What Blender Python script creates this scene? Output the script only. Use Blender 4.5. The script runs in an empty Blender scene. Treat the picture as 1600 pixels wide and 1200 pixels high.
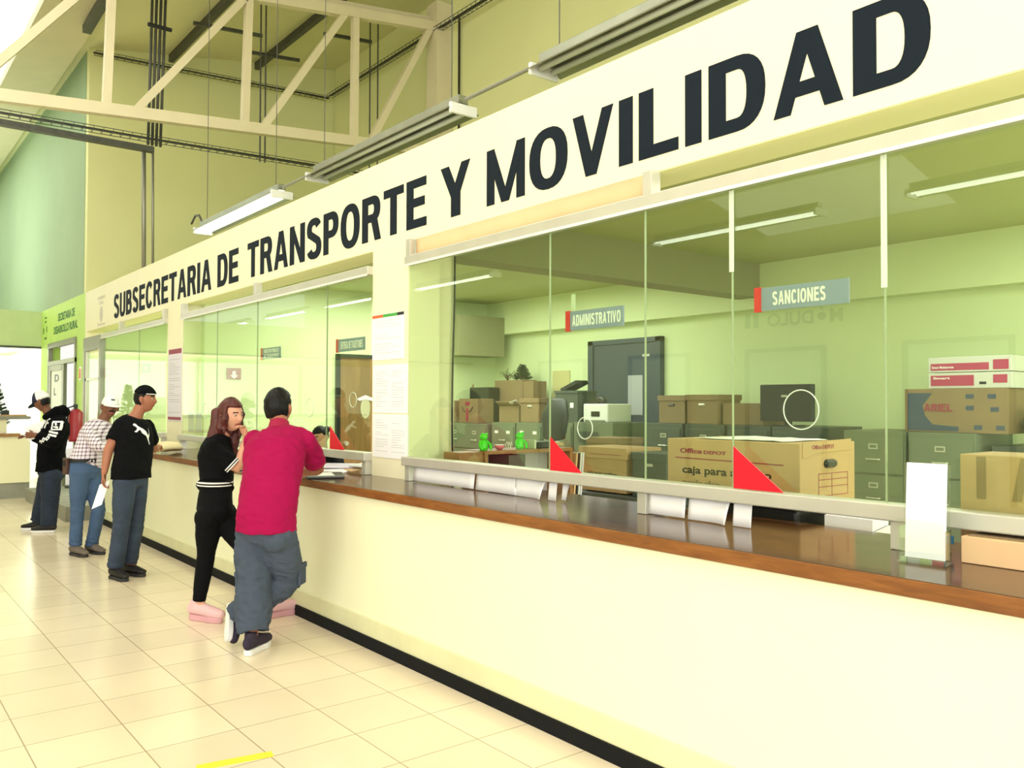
import bpy, bmesh, math, random
from mathutils import Vector, Matrix, noise
from mathutils.bvhtree import BVHTree
random.seed(7)
S = bpy.context.scene
COL = S.collection
PI = math.pi
# ---------------------------------------------------------------- camera
cam = bpy.data.cameras.new('camera'); camo = bpy.data.objects.new('camera', cam); COL.objects.link(camo)
_y, _p, _r = math.radians(38.604), math.radians(1.2733), math.radians(.14115)
_F = Vector((math.sin(_y)*math.cos(_p), math.cos(_y)*math.cos(_p), math.sin(_p)))
_R = Vector((math.cos(_y), -math.sin(_y), 0)); _U = _R.cross(_F)
_R2 = _R*math.cos(_r)+_U*math.sin(_r); _U2 = _U*math.cos(_r)-_R*math.sin(_r)
camo.matrix_world = Matrix((( _R2.x, _U2.x, -_F.x, 0), (_R2.y, _U2.y, -_F.y, 0), (_R2.z, _U2.z, -_F.z, 1.6), (0, 0, 0, 1)))
cam.sensor_width = 36; cam.lens = 1315.9/1600*36; cam.clip_end = 200
S.camera = camo
# ---------------------------------------------------------------- world, light, exposure
S.view_settings.view_transform = 'Standard'; S.view_settings.look = 'None'
S.view_settings.gamma = 1; S.view_settings.use_curve_mapping = False
S.view_settings.exposure = 0.0
w = bpy.data.worlds.new('world'); S.world = w; w.use_nodes = True
w.node_tree.nodes['Background'].inputs[0].default_value = (1.0, .98, .93, 1)
w.node_tree.nodes['Background'].inputs[1].default_value = 1.0
def area(name, loc, direction, sx, sy, power, color=(1, 1, 1)):
    l = bpy.data.lights.new(name, 'AREA'); l.shape = 'RECTANGLE'; l.size = sx; l.size_y = sy
    l.energy = power; l.color = color
    o = bpy.data.objects.new(name, l); COL.objects.link(o); o.location = loc
    o.rotation_euler = Vector(direction).to_track_quat('-Z', 'Y').to_euler()
    return o
area('rear_fill', (-3.0, -6.5, 3.2), (.25, 1, -.08), 9, 5.5, 430, (1, .985, .95))  # unseen fill light added behind the camera
area('left_fill', (-7.4, -1.2, 3.2), (1, .25, -.05), 9, 5, 520, (1, .985, .94))  # unseen fill light added on the left, clear of the glass reflections
area('office_end_fill', (5.6, -2.6, 1.9), (0, 1, .05), 3.6, 1.8, 110, (1, .99, .93))  # added fill light in front of the closed office end wall
area('office_fill_near', (5.6, 1.6, 3.05), (0, 0, -1), 2.4, 3, 100, (1, 1, .95))  # near, middle and far: unseen fill lights added to brighten the office
area('office_fill_middle', (5.6, 8.2, 3.05), (0, 0, -1), 2.4, 3, 160, (1, 1, .95))
area('office_fill_far', (5.6, 13, 3.05), (0, 0, -1), 2.4, 3, 150, (1, 1, .95))
# ---------------------------------------------------------------- helpers
def lin(c):
    return tuple(((x/255)/12.92 if x/255 <= .04045 else ((x/255+.055)/1.055)**2.4) for x in c)
def mat(name, rgb, rough=.6, metal=0, var=0, vscale=4, bump=0, bscale=40, spec=.5, emit=0, alpha=1, sheen=0):
    m = bpy.data.materials.new(name); m.use_nodes = True; nt = m.node_tree; b = nt.nodes['Principled BSDF']
    c = lin(rgb)
    b.inputs['Base Color'].default_value = (*c, 1); b.inputs['Roughness'].default_value = rough
    b.inputs['Metallic'].default_value = metal; b.inputs['Specular IOR Level'].default_value = spec
    if alpha < 1: b.inputs['Alpha'].default_value = alpha
    if sheen: b.inputs['Sheen Weight'].default_value = sheen
    if emit:
        b.inputs['Emission Color'].default_value = (*c, 1); b.inputs['Emission Strength'].default_value = emit
    tc = nt.nodes.new('ShaderNodeTexCoord')
    if var:
        n = nt.nodes.new('ShaderNodeTexNoise'); n.inputs['Scale'].default_value = vscale; n.inputs['Detail'].default_value = 6
        nt.links.new(tc.outputs['Object'], n.inputs['Vector'])
        r = nt.nodes.new('ShaderNodeValToRGB')
        r.color_ramp.elements[0].position = .32; r.color_ramp.elements[1].position = .7
        r.color_ramp.elements[0].color = (*[x*(1-var) for x in c], 1); r.color_ramp.elements[1].color = (*[min(1, x*(1+var*.5)) for x in c], 1)
        nt.links.new(n.outputs['Fac'], r.inputs['Fac']); nt.links.new(r.outputs['Color'], b.inputs['Base Color'])
    if bump:
        n = nt.nodes.new('ShaderNodeTexNoise'); n.inputs['Scale'].default_value = bscale; n.inputs['Detail'].default_value = 4
        nt.links.new(tc.outputs['Object'], n.inputs['Vector'])
        bp = nt.nodes.new('ShaderNodeBump'); bp.inputs['Strength'].default_value = bump; bp.inputs['Distance'].default_value = .01
        nt.links.new(n.outputs['Fac'], bp.inputs['Height']); nt.links.new(bp.outputs['Normal'], b.inputs['Normal'])
    return m
def grid_mat(name, rgb, joint, px, py, ox, oy, jw, rough, axes=(0, 1), var=.06):
    m = mat(name, rgb, rough, var=var, vscale=1.3); nt = m.node_tree; b = nt.nodes['Principled BSDF']
    tc = nt.nodes.new('ShaderNodeTexCoord'); sp = nt.nodes.new('ShaderNodeSeparateXYZ'); nt.links.new(tc.outputs['Object'], sp.inputs[0])
    outs = []; cells = []
    for ax, p, o in ((axes[0], px, ox), (axes[1], py, oy)):
        a = nt.nodes.new('ShaderNodeMath'); a.operation = 'SUBTRACT'; nt.links.new(sp.outputs[ax], a.inputs[0]); a.inputs[1].default_value = o
        d = nt.nodes.new('ShaderNodeMath'); d.operation = 'DIVIDE'; nt.links.new(a.outputs[0], d.inputs[0]); d.inputs[1].default_value = p
        fl = nt.nodes.new('ShaderNodeMath'); fl.operation = 'FLOOR'; nt.links.new(d.outputs[0], fl.inputs[0]); cells.append(fl)
        f = nt.nodes.new('ShaderNodeMath'); f.operation = 'FRACT'; nt.links.new(d.outputs[0], f.inputs[0])
        s = nt.nodes.new('ShaderNodeMath'); s.operation = 'SUBTRACT'; nt.links.new(f.outputs[0], s.inputs[0]); s.inputs[1].default_value = .5
        ab = nt.nodes.new('ShaderNodeMath'); ab.operation = 'ABSOLUTE'; nt.links.new(s.outputs[0], ab.inputs[0])
        g = nt.nodes.new('ShaderNodeMath'); g.operation = 'GREATER_THAN'; nt.links.new(ab.outputs[0], g.inputs[0]); g.inputs[1].default_value = .5-jw/p
        outs.append(g)
    mx = nt.nodes.new('ShaderNodeMath'); mx.operation = 'MAXIMUM'; nt.links.new(outs[0].outputs[0], mx.inputs[0]); nt.links.new(outs[1].outputs[0], mx.inputs[1])
    cb = nt.nodes.new('ShaderNodeCombineXYZ'); nt.links.new(cells[0].outputs[0], cb.inputs[0]); nt.links.new(cells[1].outputs[0], cb.inputs[1])
    wn = nt.nodes.new('ShaderNodeTexWhiteNoise'); nt.links.new(cb.outputs[0], wn.inputs['Vector'])
    mr = nt.nodes.new('ShaderNodeMapRange'); mr.inputs['To Min'].default_value = .93; mr.inputs['To Max'].default_value = 1.04; nt.links.new(wn.outputs['Value'], mr.inputs['Value'])
    src = b.inputs['Base Color'].links[0].from_socket
    hs = nt.nodes.new('ShaderNodeHueSaturation'); nt.links.new(src, hs.inputs['Color']); nt.links.new(mr.outputs[0], hs.inputs['Value'])
    mix = nt.nodes.new('ShaderNodeMix'); mix.data_type = 'RGBA'
    nt.links.new(mx.outputs[0], mix.inputs['Factor']); nt.links.new(hs.outputs['Color'], mix.inputs[6]); mix.inputs[7].default_value = (*lin(joint), 1)
    nt.links.new(mix.outputs[2], b.inputs['Base Color'])
    return m
def wood_mat(name, c1, c2, rough, axis_scale=(12, 1.2, 12)):
    m = bpy.data.materials.new(name); m.use_nodes = True; nt = m.node_tree; b = nt.nodes['Principled BSDF']
    b.inputs['Roughness'].default_value = rough
    tc = nt.nodes.new('ShaderNodeTexCoord'); mp = nt.nodes.new('ShaderNodeMapping'); mp.inputs['Scale'].default_value = axis_scale
    n = nt.nodes.new('ShaderNodeTexNoise'); n.inputs['Scale'].default_value = 2.0; n.inputs['Detail'].default_value = 8; n.inputs['Distortion'].default_value = .6
    r = nt.nodes.new('ShaderNodeValToRGB'); r.color_ramp.elements[0].position = .3; r.color_ramp.elements[1].position = .72
    r.color_ramp.elements[0].color = (*lin(c1), 1); r.color_ramp.elements[1].color = (*lin(c2), 1)
    nt.links.new(tc.outputs['Object'], mp.inputs[0]); nt.links.new(mp.outputs[0], n.inputs['Vector']); nt.links.new(n.outputs['Fac'], r.inputs['Fac']); nt.links.new(r.outputs['Color'], b.inputs['Base Color'])
    return m
def glass_mat(name, tint, refl=.10):
    m = bpy.data.materials.new(name); m.use_nodes = True; nt = m.node_tree; nt.nodes.clear()
    o = nt.nodes.new('ShaderNodeOutputMaterial'); t = nt.nodes.new('ShaderNodeBsdfTransparent'); t.inputs[0].default_value = (*tint, 1)
    g = nt.nodes.new('ShaderNodeBsdfGlossy'); g.inputs['Roughness'].default_value = .0; g.inputs['Color'].default_value = (.92, 1, .9, 1)
    gm = nt.nodes.new('ShaderNodeNewGeometry'); dt = nt.nodes.new('ShaderNodeVectorMath'); dt.operation = 'DOT_PRODUCT'
    nt.links.new(gm.outputs['Normal'], dt.inputs[0]); nt.links.new(gm.outputs['Incoming'], dt.inputs[1])
    def mth(op, a_, b_=None, c_=None):
        q = nt.nodes.new('ShaderNodeMath'); q.operation = op
        for i_, x_ in enumerate((a_, b_, c_)):
            if x_ is None: continue
            if isinstance(x_, (int, float)): q.inputs[i_].default_value = x_
            else: nt.links.new(x_, q.inputs[i_])
        return q.outputs[0]
    fr = mth('POWER', mth('SUBTRACT', 1.0, mth('ABSOLUTE', dt.outputs['Value'])), 5.0)
    mr_out = mth('MULTIPLY_ADD', fr, .9, refl)
    mx = nt.nodes.new('ShaderNodeMixShader'); nt.links.new(mr_out, mx.inputs[0])
    nt.links.new(t.outputs[0], mx.inputs[1]); nt.links.new(g.outputs[0], mx.inputs[2]); nt.links.new(mx.outputs[0], o.inputs[0])
    return m
M = {}
M['cream'] = mat('cream_wall_paint', (244, 240, 204), .55, var=.03, vscale=1.2)
M['counter_face'] = mat('cream_counter_paint', (242, 243, 208), .45, var=.03, vscale=1.5)
M['plinth'] = mat('darker_cream_paint', (222, 222, 180), .5, var=.08, vscale=3)  # plinth tone, slightly darker and greyer than the counter face
M['black_kick'] = mat('black_rubber', (20, 22, 24), .7, var=.2, vscale=8, spec=.15)
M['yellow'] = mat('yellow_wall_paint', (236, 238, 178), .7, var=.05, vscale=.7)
M['tan'] = mat('tan_roof_sheet', (232, 228, 182), .7, var=.06, vscale=.6)
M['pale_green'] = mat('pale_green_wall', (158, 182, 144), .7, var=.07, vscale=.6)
M['lime'] = mat('lime_wall_paint', (196, 232, 120), .6, var=.05)
M['lime_deep'] = mat('deep_lime_paint', (142, 205, 40), .6)
M['mint'] = mat('pale_lime_paint', (206, 224, 168), .6, var=.04)
M['office'] = mat('office_wall_paint', (220, 234, 184), .65, var=.05, vscale=.9)
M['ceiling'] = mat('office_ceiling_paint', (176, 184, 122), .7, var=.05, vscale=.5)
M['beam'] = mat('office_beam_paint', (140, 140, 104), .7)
M['steel'] = mat('cream_painted_steel', (226, 216, 182), .5, var=.04, vscale=3)
M['dark_steel'] = mat('dark_galvanised_steel', (88, 90, 84), .5, .4, var=.2, vscale=10)
M['alu'] = mat('aluminium_frame', (205, 204, 190), .35, .35, var=.05, vscale=6)
M['alu_dark'] = mat('dull_aluminium', (150, 150, 138), .4, .5)
M['galv'] = mat('galvanised_reflector', (150, 154, 138), .3, .7, var=.1, vscale=6)
M['white'] = mat('white_paper', (250, 250, 250), .6)
M['white2'] = mat('off_white_plastic', (228, 230, 224), .4)
M['black'] = mat('black_plastic', (26, 28, 30), .4)
M['ink'] = mat('slate_sign_paint', (20, 30, 40), .7, spec=.15)
M['red'] = mat('red_acrylic', (226, 16, 44), .35)
M['sign_blue'] = mat('slate_blue_sign', (138, 152, 182), .45)
M['sign_white'] = mat('white_vinyl', (250, 250, 250), .5)
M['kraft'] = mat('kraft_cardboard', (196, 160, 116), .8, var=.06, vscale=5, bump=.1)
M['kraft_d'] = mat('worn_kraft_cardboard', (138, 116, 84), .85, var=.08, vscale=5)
M['tape'] = mat('brown_packing_tape', (150, 122, 84), .35)
M['cabinet'] = mat('olive_grey_metal', (112, 122, 100), .45, .1, var=.05, vscale=3)
M['cabinet_line'] = mat('cabinet_gap', (70, 72, 58), .6)
M['cabinet_dark'] = mat('dark_grey_metal', (74, 82, 76), .45, .1)
M['door_dark'] = mat('dark_blue_grey_door', (62, 74, 84), .5, var=.1, vscale=2)
M['door_brown'] = wood_mat('brown_door_veneer', (116, 88, 46), (146, 112, 62), .5, (9, 9, 1))
M['wood'] = wood_mat('varnished_counter_wood', (64, 40, 22), (94, 60, 34), .13, (10, 1.0, 10))
M['wood'].node_tree.nodes['Principled BSDF'].inputs['Specular IOR Level'].default_value = .38
M['wood_edge'] = wood_mat('counter_edge_wood', (108, 62, 22), (146, 92, 40), .4, (9, 3, 22))
M['desk'] = wood_mat('brown_desk_veneer', (140, 98, 56), (172, 126, 80), .4)
M['glass'] = glass_mat('office_glass', (.90, .955, .86), .052)
M['glass_clear'] = glass_mat('clear_acrylic', (.93, .95, .94), .06)
M['glass_edge'] = mat('glass_edge', (206, 220, 196), .3); M['joint'] = mat('glass_joint', (150, 166, 128), .3)
M['lamp_on'] = mat('lit_lamp_tube', (255, 255, 248), .4, emit=6)
M['lamp_off'] = mat('unlit_lamp_tube', (196, 204, 190), .3)
M['sky'] = mat('daylight_roof_panel', (255, 255, 250), .6, emit=1.25)
M['paper_brown'] = mat('pinkish_kraft_paper', (232, 196, 150), .8, var=.08, vscale=3, bump=.4, bscale=9)
M['concrete'] = mat('grey_concrete', (150, 150, 138), .8, var=.15, vscale=6)
M['floor'] = grid_mat('glazed_floor_tiles', (238, 223, 196), (168, 150, 122), .425, .4135, .272, 3.673, .0028, .2)

class MB:
    """collects closed shapes, then links them as one mesh object"""
    def __init__(s): s.v = []; s.f = []; s.mi = []; s.cur = 0
    def add(s, vs, fs):
        n = len(s.v); s.v += [Vector(v) for v in vs]; s.f += [tuple(i+n for i in f) for f in fs]; s.mi += [s.cur]*len(fs); return s
    def box(s, x0, y0, z0, x1, y1, z1):
        x0, x1 = sorted((x0, x1)); y0, y1 = sorted((y0, y1)); z0, z1 = sorted((z0, z1))
        return s.add([(x0,y0,z0),(x1,y0,z0),(x1,y1,z0),(x0,y1,z0),(x0,y0,z1),(x1,y0,z1),(x1,y1,z1),(x0,y1,z1)],
                     [(0,3,2,1),(4,5,6,7),(0,1,5,4),(1,2,6,5),(2,3,7,6),(3,0,4,7)])
    def obox(s, c, u, v, w):
        c, u, v, w = map(Vector, (c, u, v, w)); vs = []
        if u.cross(v).dot(w) < 0: w = -w
        for k in (-1, 1):
            for a, b in ((-1,-1),(1,-1),(1,1),(-1,1)): vs.append(c+u*a+v*b+w*k)
        return s.add(vs, [(0,3,2,1),(4,5,6,7),(0,1,5,4),(1,2,6,5),(2,3,7,6),(3,0,4,7)])
    def bar(s, a, b, wd, ht, up=(0, 0, 1)):
        a, b, up = Vector(a), Vector(b), Vector(up); d = b-a
        sd = d.cross(up)
        if sd.length < 1e-6: sd = Vector((1, 0, 0))
        sd.normalize(); u2 = sd.cross(d).normalized()
        return s.obox((a+b)/2, d/2, sd*wd/2, u2*ht/2)
    def tube(s, pts, r, n=10, cap=True, side=None, roundcap=False):
        """pts: path; r: radius, or list of radius or (side, depth) pairs"""
        pts = [Vector(p) for p in pts]
        rr = list(r) if isinstance(r, (list, tuple)) else [r]*len(pts)
        rr = [(x if isinstance(x, (list, tuple)) else (x, x)) for x in rr]
        if roundcap:
            d0 = (pts[0]-pts[1]).normalized(); d1 = (pts[-1]-pts[-2]).normalized()
            A = []; AR = []
            for a in (75, 50, 25):
                t = math.radians(a); m = min(rr[0]); A.append(pts[0]+d0*m*math.sin(t)); AR.append((rr[0][0]*math.cos(t), rr[0][1]*math.cos(t)))
            B = []; BR = []
            for a in (25, 50, 75):
                t = math.radians(a); m = min(rr[-1]); B.append(pts[-1]+d1*m*math.sin(t)); BR.append((rr[-1][0]*math.cos(t), rr[-1][1]*math.cos(t)))
            pts = A+pts+B; rr = AR+rr+BR
        vs = []; prev = None
        for i, p in enumerate(pts):
            t = (pts[min(i+1, len(pts)-1)]-pts[max(i-1, 0)]).normalized()
            if side is not None:
                sd = Vector(side if not isinstance(side, list) else side[min(i, len(side)-1)])
                u = sd-t*sd.dot(t)
                if u.length < 1e-4: u = t.orthogonal()
                u.normalize()
            else:
                if prev is None: u = t.orthogonal().normalized()
                else:
                    u = prev-t*prev.dot(t); u = u.normalized() if u.length > 1e-5 else t.orthogonal().normalized()
                prev = u
            v = t.cross(u)
            for k in range(n):
                a = 2*PI*k/n; vs.append(p+u*math.cos(a)*rr[i][0]+v*math.sin(a)*rr[i][1])
        fs = []
        for i in range(len(pts)-1):
            for k in range(n):
                fs.append((i*n+k, i*n+(k+1) % n, (i+1)*n+(k+1) % n, (i+1)*n+k))
        if cap: fs.append(tuple(range(n-1, -1, -1))); fs.append(tuple((len(pts)-1)*n+k for k in range(n)))
        return s.add(vs, fs)
    def prism(s, poly, o, u, v, t):
        """extrude polygon (2d) placed at o + x*u + y*v by vector t"""
        o, u, v, t = map(Vector, (o, u, v, t)); n = len(poly)
        if sum(poly[i][0]*poly[(i+1)%n][1]-poly[(i+1)%n][0]*poly[i][1] for i in range(n))*u.cross(v).dot(t) < 0: poly = poly[::-1]
        vs = [o+u*x+v*y for x, y in poly]+[o+u*x+v*y+t for x, y in poly]
        return s.add(vs, [tuple(range(n-1, -1, -1)), tuple(range(n, 2*n))]+[(i, (i+1) % n, n+(i+1) % n, n+i) for i in range(n)])
    def ball(s, c, r, n=12, m=8):
        c = Vector(c); r = (r, r, r) if not isinstance(r, (tuple, list)) else r
        vs = [c+Vector((0, 0, r[2]))]
        for i in range(1, m):
            t = PI*i/m
            for k in range(n):
                a = 2*PI*k/n; vs.append(c+Vector((r[0]*math.sin(t)*math.cos(a), r[1]*math.sin(t)*math.sin(a), r[2]*math.cos(t))))
        vs.append(c-Vector((0, 0, r[2]))); fs = []
        for k in range(n): fs.append((0, 1+k, 1+(k+1) % n))
        for i in range(m-2):
            for k in range(n): fs.append((1+i*n+k, 1+(i+1)*n+k, 1+(i+1)*n+(k+1) % n, 1+i*n+(k+1) % n))
        for k in range(n): fs.append((len(vs)-1, 1+(m-2)*n+(k+1) % n, 1+(m-2)*n+k))
        return s.add(vs, fs)
    def mesh(s, name, off=(0, 0, 0)):
        me = bpy.data.meshes.new(name); off = Vector(off)
        me.from_pydata([v-off for v in s.v], [], s.f); me.update(); return me
    def build(s, name, m, parent=None, bevel=0, smooth=False, kind=None):
        off = Vector((0, 0, 0)); q = parent
        while q is not None: off += q.location; q = q.parent
        me = s.mesh(name, off); o = bpy.data.objects.new(name, me); COL.objects.link(o)
        ms = m if isinstance(m, (list, tuple)) else [m]
        for x in ms: me.materials.append(M[x] if isinstance(x, str) else x)
        if len(ms) > 1: me.polygons.foreach_set('material_index', s.mi)
        if parent is not None: o.parent = parent
        if smooth: me.polygons.foreach_set('use_smooth', [True]*len(me.polygons))
        if bevel:
            b = o.modifiers.new('bevel', 'BEVEL'); b.width = bevel; b.segments = 2; b.limit_method = 'ANGLE'
        if kind: o['kind'] = kind
        return o
def B(*a): return MB().box(*a)
def tag(o, label, cat, group=None, kind=None):
    o['label'] = label; o['category'] = cat
    if group: o['group'] = group
    if kind: o['kind'] = kind
    return o
def thing(name, loc, label, cat, group=None):
    o = bpy.data.objects.new(name, None); COL.objects.link(o); o.location = loc; o.empty_display_size = .1
    return tag(o, label, cat, group)
def dup(root, loc, label, group=None):
    def cp(o, par):
        c = o.copy(); COL.objects.link(c)
        if par is not None: c.parent = par
        for ch in o.children: cp(ch, c)
        return c
    r = cp(root, None); r.location = loc; r['label'] = label
    if group: r['group'] = group
    return r
def text_mb(txt, o, u, v, w, h, bold=.02, depth=.002, spacing=1.0):
    """lettering fitted into w x h on the plane o + x*u + y*v; raised by depth along u x v"""
    cu = bpy.data.curves.new('lettering', 'FONT'); cu.body = txt; cu.size = 1; cu.offset = bold; cu.space_character = spacing
    cu.fill_mode = 'FRONT'; cu.extrude = .01; cu.resolution_u = 6
    ob = bpy.data.objects.new('lettering', cu); COL.objects.link(ob)
    dg = bpy.context.evaluated_depsgraph_get(); dg.update()
    me = bpy.data.meshes.new_from_object(ob.evaluated_get(dg))
    vs = [v_.co.copy() for v_ in me.vertices]; fs = [tuple(p.vertices) for p in me.polygons]
    bpy.data.objects.remove(ob); bpy.data.curves.remove(cu); bpy.data.meshes.remove(me)
    o, u, v = Vector(o), Vector(u).normalized(), Vector(v).normalized(); n = u.cross(v)
    mb = MB()
    if not vs: return mb
    x0 = min(a.x for a in vs); x1 = max(a.x for a in vs); y0 = min(a.y for a in vs); y1 = max(a.y for a in vs); z0 = min(a.z for a in vs); z1 = max(a.z for a in vs)
    mb.add([o+u*((a.x-x0)/(x1-x0)*w)+v*((a.y-y0)/(y1-y0)*h)+n*((a.z-z0)/max(1e-6, z1-z0)*depth+.0004) for a in vs], fs)
    return mb
UY, UZ = Vector((0, -1, 0)), Vector((0, 0, 1))   # lettering on walls that face the hall runs towards -Y
# condensed bold sans capitals drawn as outlines (unit height)
def _arc(cx, cy, rx, ry, a0, a1, n=10, p=2.35):
    out = []
    for i in range(n+1):
        a = math.radians(a0+(a1-a0)*i/n); c_, s_ = math.cos(a), math.sin(a)
        out.append((cx+rx*math.copysign(abs(c_)**(2/p), c_), cy+ry*math.copysign(abs(s_)**(2/p), s_)))
    return out
def glyph(c):
    """returns width, list of convex-ish strips as (outer, inner) or polygons"""
    s, h = .235, .18; P = []; St = []
    def bx(x0, y0, x1, y1): P.append([(x0, y0), (x1, y0), (x1, y1), (x0, y1)])
    def dg(xb, xt, w_=s, y0=0, y1=1): P.append([(xb, y0), (xb+w_, y0), (xt+w_, y1), (xt, y1)])
    def ring_(cx, cy, rx, ry, a0=0, a1=360, n=28): St.append((_arc(cx, cy, rx, ry, a0, a1, n), _arc(cx, cy, rx-s, ry-h, a0, a1, n)))
    def bowl(x1, y0, y1, xr, s_=s):
        ry = (y1-y0)/2; cy = (y0+y1)/2; rx = min(ry*1.05, .36)
        o = [(x1, y1)]+_arc(xr-rx, cy, rx, ry, 90, -90, 16)+[(x1, y0)]
        i = [(x1, y1-h)]+_arc(xr-rx, cy, rx-s_, ry-h, 90, -90, 16)+[(x1, y0+h)]
        St.append((o, i))
    if c == 'I': bx(0, 0, s, 1); W_ = s
    elif c == 'L': bx(0, 0, s, 1); bx(0, 0, .62, h); W_ = .62
    elif c == 'E': bx(0, 0, s, 1); bx(0, 0, .66, h); bx(0, 1-h, .65, 1); bx(0, .43, .6, .43+h); W_ = .66
    elif c == 'T': bx(.24, 0, .24+s, 1); bx(0, 1-h, .48+s, 1); W_ = .48+s
    elif c == 'N': bx(0, 0, s, 1); bx(.55, 0, .55+s, 1); dg(.55, 0, .2); W_ = .55+s
    elif c == 'M': bx(0, 0, .19, 1); bx(.71, 0, .9, 1); dg(.36, .0, .18); dg(.36, .72, .18); W_ = .9
    elif c == 'V': dg(.25, 0, .2); dg(.25, .55, .2); W_ = .75
    elif c == 'A': dg(0, .27, .2); dg(.58, .31, .2); bx(.16, .2, .62, .2+h); W_ = .78
    elif c == 'Y': bx(.27, 0, .27+s, .45); dg(.27, 0, .21, .38, 1); dg(.265, .53, .21, .38, 1); W_ = .74
    elif c == 'U':
        St.append(([(0, 1), (0, .35)]+_arc(.36, .33, .36, .345, 180, 360, 16)+[(.72, .35), (.72, 1)],
                   [(s, 1), (s, .35)]+_arc(.36, .33, .36-s, .345-h, 180, 360, 16)+[(.72-s, .35), (.72-s, 1)])); W_ = .72
    elif c == 'J':
        St.append(([(.58, 1), (.58, .33)]+_arc(.29, .33, .29, .345, 0, -180, 16), [(.58-s, 1), (.58-s, .33)]+_arc(.29, .33, .29-s, .345-h, 0, -180, 16))); W_ = .58
    elif c == 'O': ring_(.4, .5, .4, .515); W_ = .8
    elif c in 'CG':
        St.append((_arc(.38, .5, .38, .515, 38, 322, 26), _arc(.38, .5, .38-s, .515-h, 32, 328, 26))); W_ = .75
        if c == 'G': bx(.42, .36, .75, .52); bx(.6, .05, .75, .5)
    elif c == 'D': bx(0, 0, s, 1); bowl(.1, 0, 1, .74); W_ = .74
    elif c == 'P': bx(0, 0, s, 1); bowl(.1, .38, 1, .68); W_ = .68
    elif c == 'R': bx(0, 0, s, 1); bowl(.1, .42, 1, .70); P.append([(.5, 0), (.73, 0), (.58, .5), (.35, .47)]); W_ = .73
    elif c == 'B': bx(0, 0, s, 1); bowl(.1, .46, 1, .66); bowl(.1, 0, .58, .71); W_ = .71
    elif c == 'S':
        up_ = _arc(.35, .73, .34, .28, 20, 270, 18); lo = _arc(.36, .275, .35, .29, 90, -160, 18)
        upi = _arc(.35, .73, .34-s, .28-h, 8, 262, 18); loi = _arc(.36, .275, .35-s, .29-h, 98, -168, 18)
        # outer of the top bowl continues as inner of the lower bowl
        St.append((up_[:15], upi[:15])); St.append((lo[3:], loi[3:]))
        a_, b_, c_, d_ = up_[14], upi[14], lo[3], loi[3]
        P.append([a_, loi[3], lo[3], b_]); W_ = .71
    else: bx(0, 0, .3, .1); W_ = .3
    return W_, P, St
def letters(txt, x, yl, yr, z0, z1, depth=.003, gap=.1):
    """list of (letter, MB) on a wall facing -X, running from yl down to yr"""
    info = [glyph(c) if c != ' ' else (.22, [], []) for c in txt]
    tot = sum(i[0] for i in info)+gap*(len(txt)-1); k = (yl-yr)/tot; y = yl; H = z1-z0; out = []
    for c, (W_, P, St) in zip(txt, info):
        mb = MB()
        f = lambda p: (x, y-p[0]*k, z0+p[1]*H)
        dx = Vector((-depth, 0, 0))
        def poly3(pl_, ):
            if sum(pl_[i][0]*pl_[(i+1) % len(pl_)][1]-pl_[(i+1) % len(pl_)][0]*pl_[i][1] for i in range(len(pl_))) < 0: pl_ = pl_[::-1]
            a_ = [Vector(f(p)) for p in pl_]; n = len(a_)
            mb.add(a_+[q+dx for q in a_], [tuple(range(n-1, -1, -1)), tuple(range(n, 2*n))]+[(i, (i+1) % n, n+(i+1) % n, n+i) for i in range(n)])
        for pl_ in P: poly3(pl_); dx = dx-Vector((.00025, 0, 0))
        for o_, i_ in St:
            for q in range(len(o_)-1):
                poly3([o_[q], o_[q+1], i_[q+1], i_[q]])
            dx = dx-Vector((.00025, 0, 0))
        if mb.v: out.append((c, mb))
        y -= (W_+gap)*k
    return out
def caps(txt, *a, **k):
    mb = MB()
    for c, m_ in letters(txt, *a, **k): mb.add(m_.v, m_.f)
    return mb
def wtext(txt, x, yl, yr, z0, z1, bold=.02, depth=.002, spacing=1.0):
    # u x v must face -X:  (0,-1,0)x(0,0,1) = (-1,0,0)
    return text_mb(txt, (x, yl, z0), UY, UZ, yl-yr, z1-z0, bold, depth, spacing)
# ================================================================ the setting
def struct(mb, name, m, parent=None, **k): return mb.build(name, m, parent, kind=None if parent else 'structure', **k)
struct(B(-8, -7, -.12, 8.1, 32, 0), 'floor', 'floor')
struct(B(7.9, -3, 0, 8.1, 15.9, 9.2), 'wall_back', ['office'])
up = B(7.86, -3, 3.3, 7.9, 15.7, 8.6); struct(up, 'wall_upper_right', 'yellow')
struct(B(3.26, 15.72, 3.0, 7.9, 15.9, 8.8), 'wall_upper_far', 'yellow')
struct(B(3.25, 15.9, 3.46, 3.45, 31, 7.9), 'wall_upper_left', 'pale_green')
struct(B(3.3, 15.72, 0, 7.9, 15.9, 3.0), 'wall_far', 'office')
# partition with sign beam, two columns, low wall
g = B(3.25, -3, 2.785, 3.51, 15.72, 3.455); struct(g, 'wall_sign_beam', 'cream')
struct(B(3.254, -3, 2.781, 3.509, 5.27, 2.786), 'trim_13', 'yellow'); struct(B(3.254, 5.82, 2.781, 3.509, 10.43, 2.786), 'trim_14', 'yellow'); struct(B(3.254, 11.09, 2.781, 3.509, 15.6, 2.786), 'trim_15', 'yellow')  # thin slabs added to tone the beam underside darker than its face
for y0, y1 in ((5.27, 5.82), (10.43, 11.09)):
    struct(B(3.25, y0, 1.035, 3.51, y1, 2.785), 'wall_column', 'cream')
struct(B(3.25, 15.6, 0, 3.51, 15.72, 2.785), 'wall_end_column', 'cream')
struct(B(3.3, -3, 0, 3.5, 12.4, .97), 'wall_under_counter', 'cream')
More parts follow.
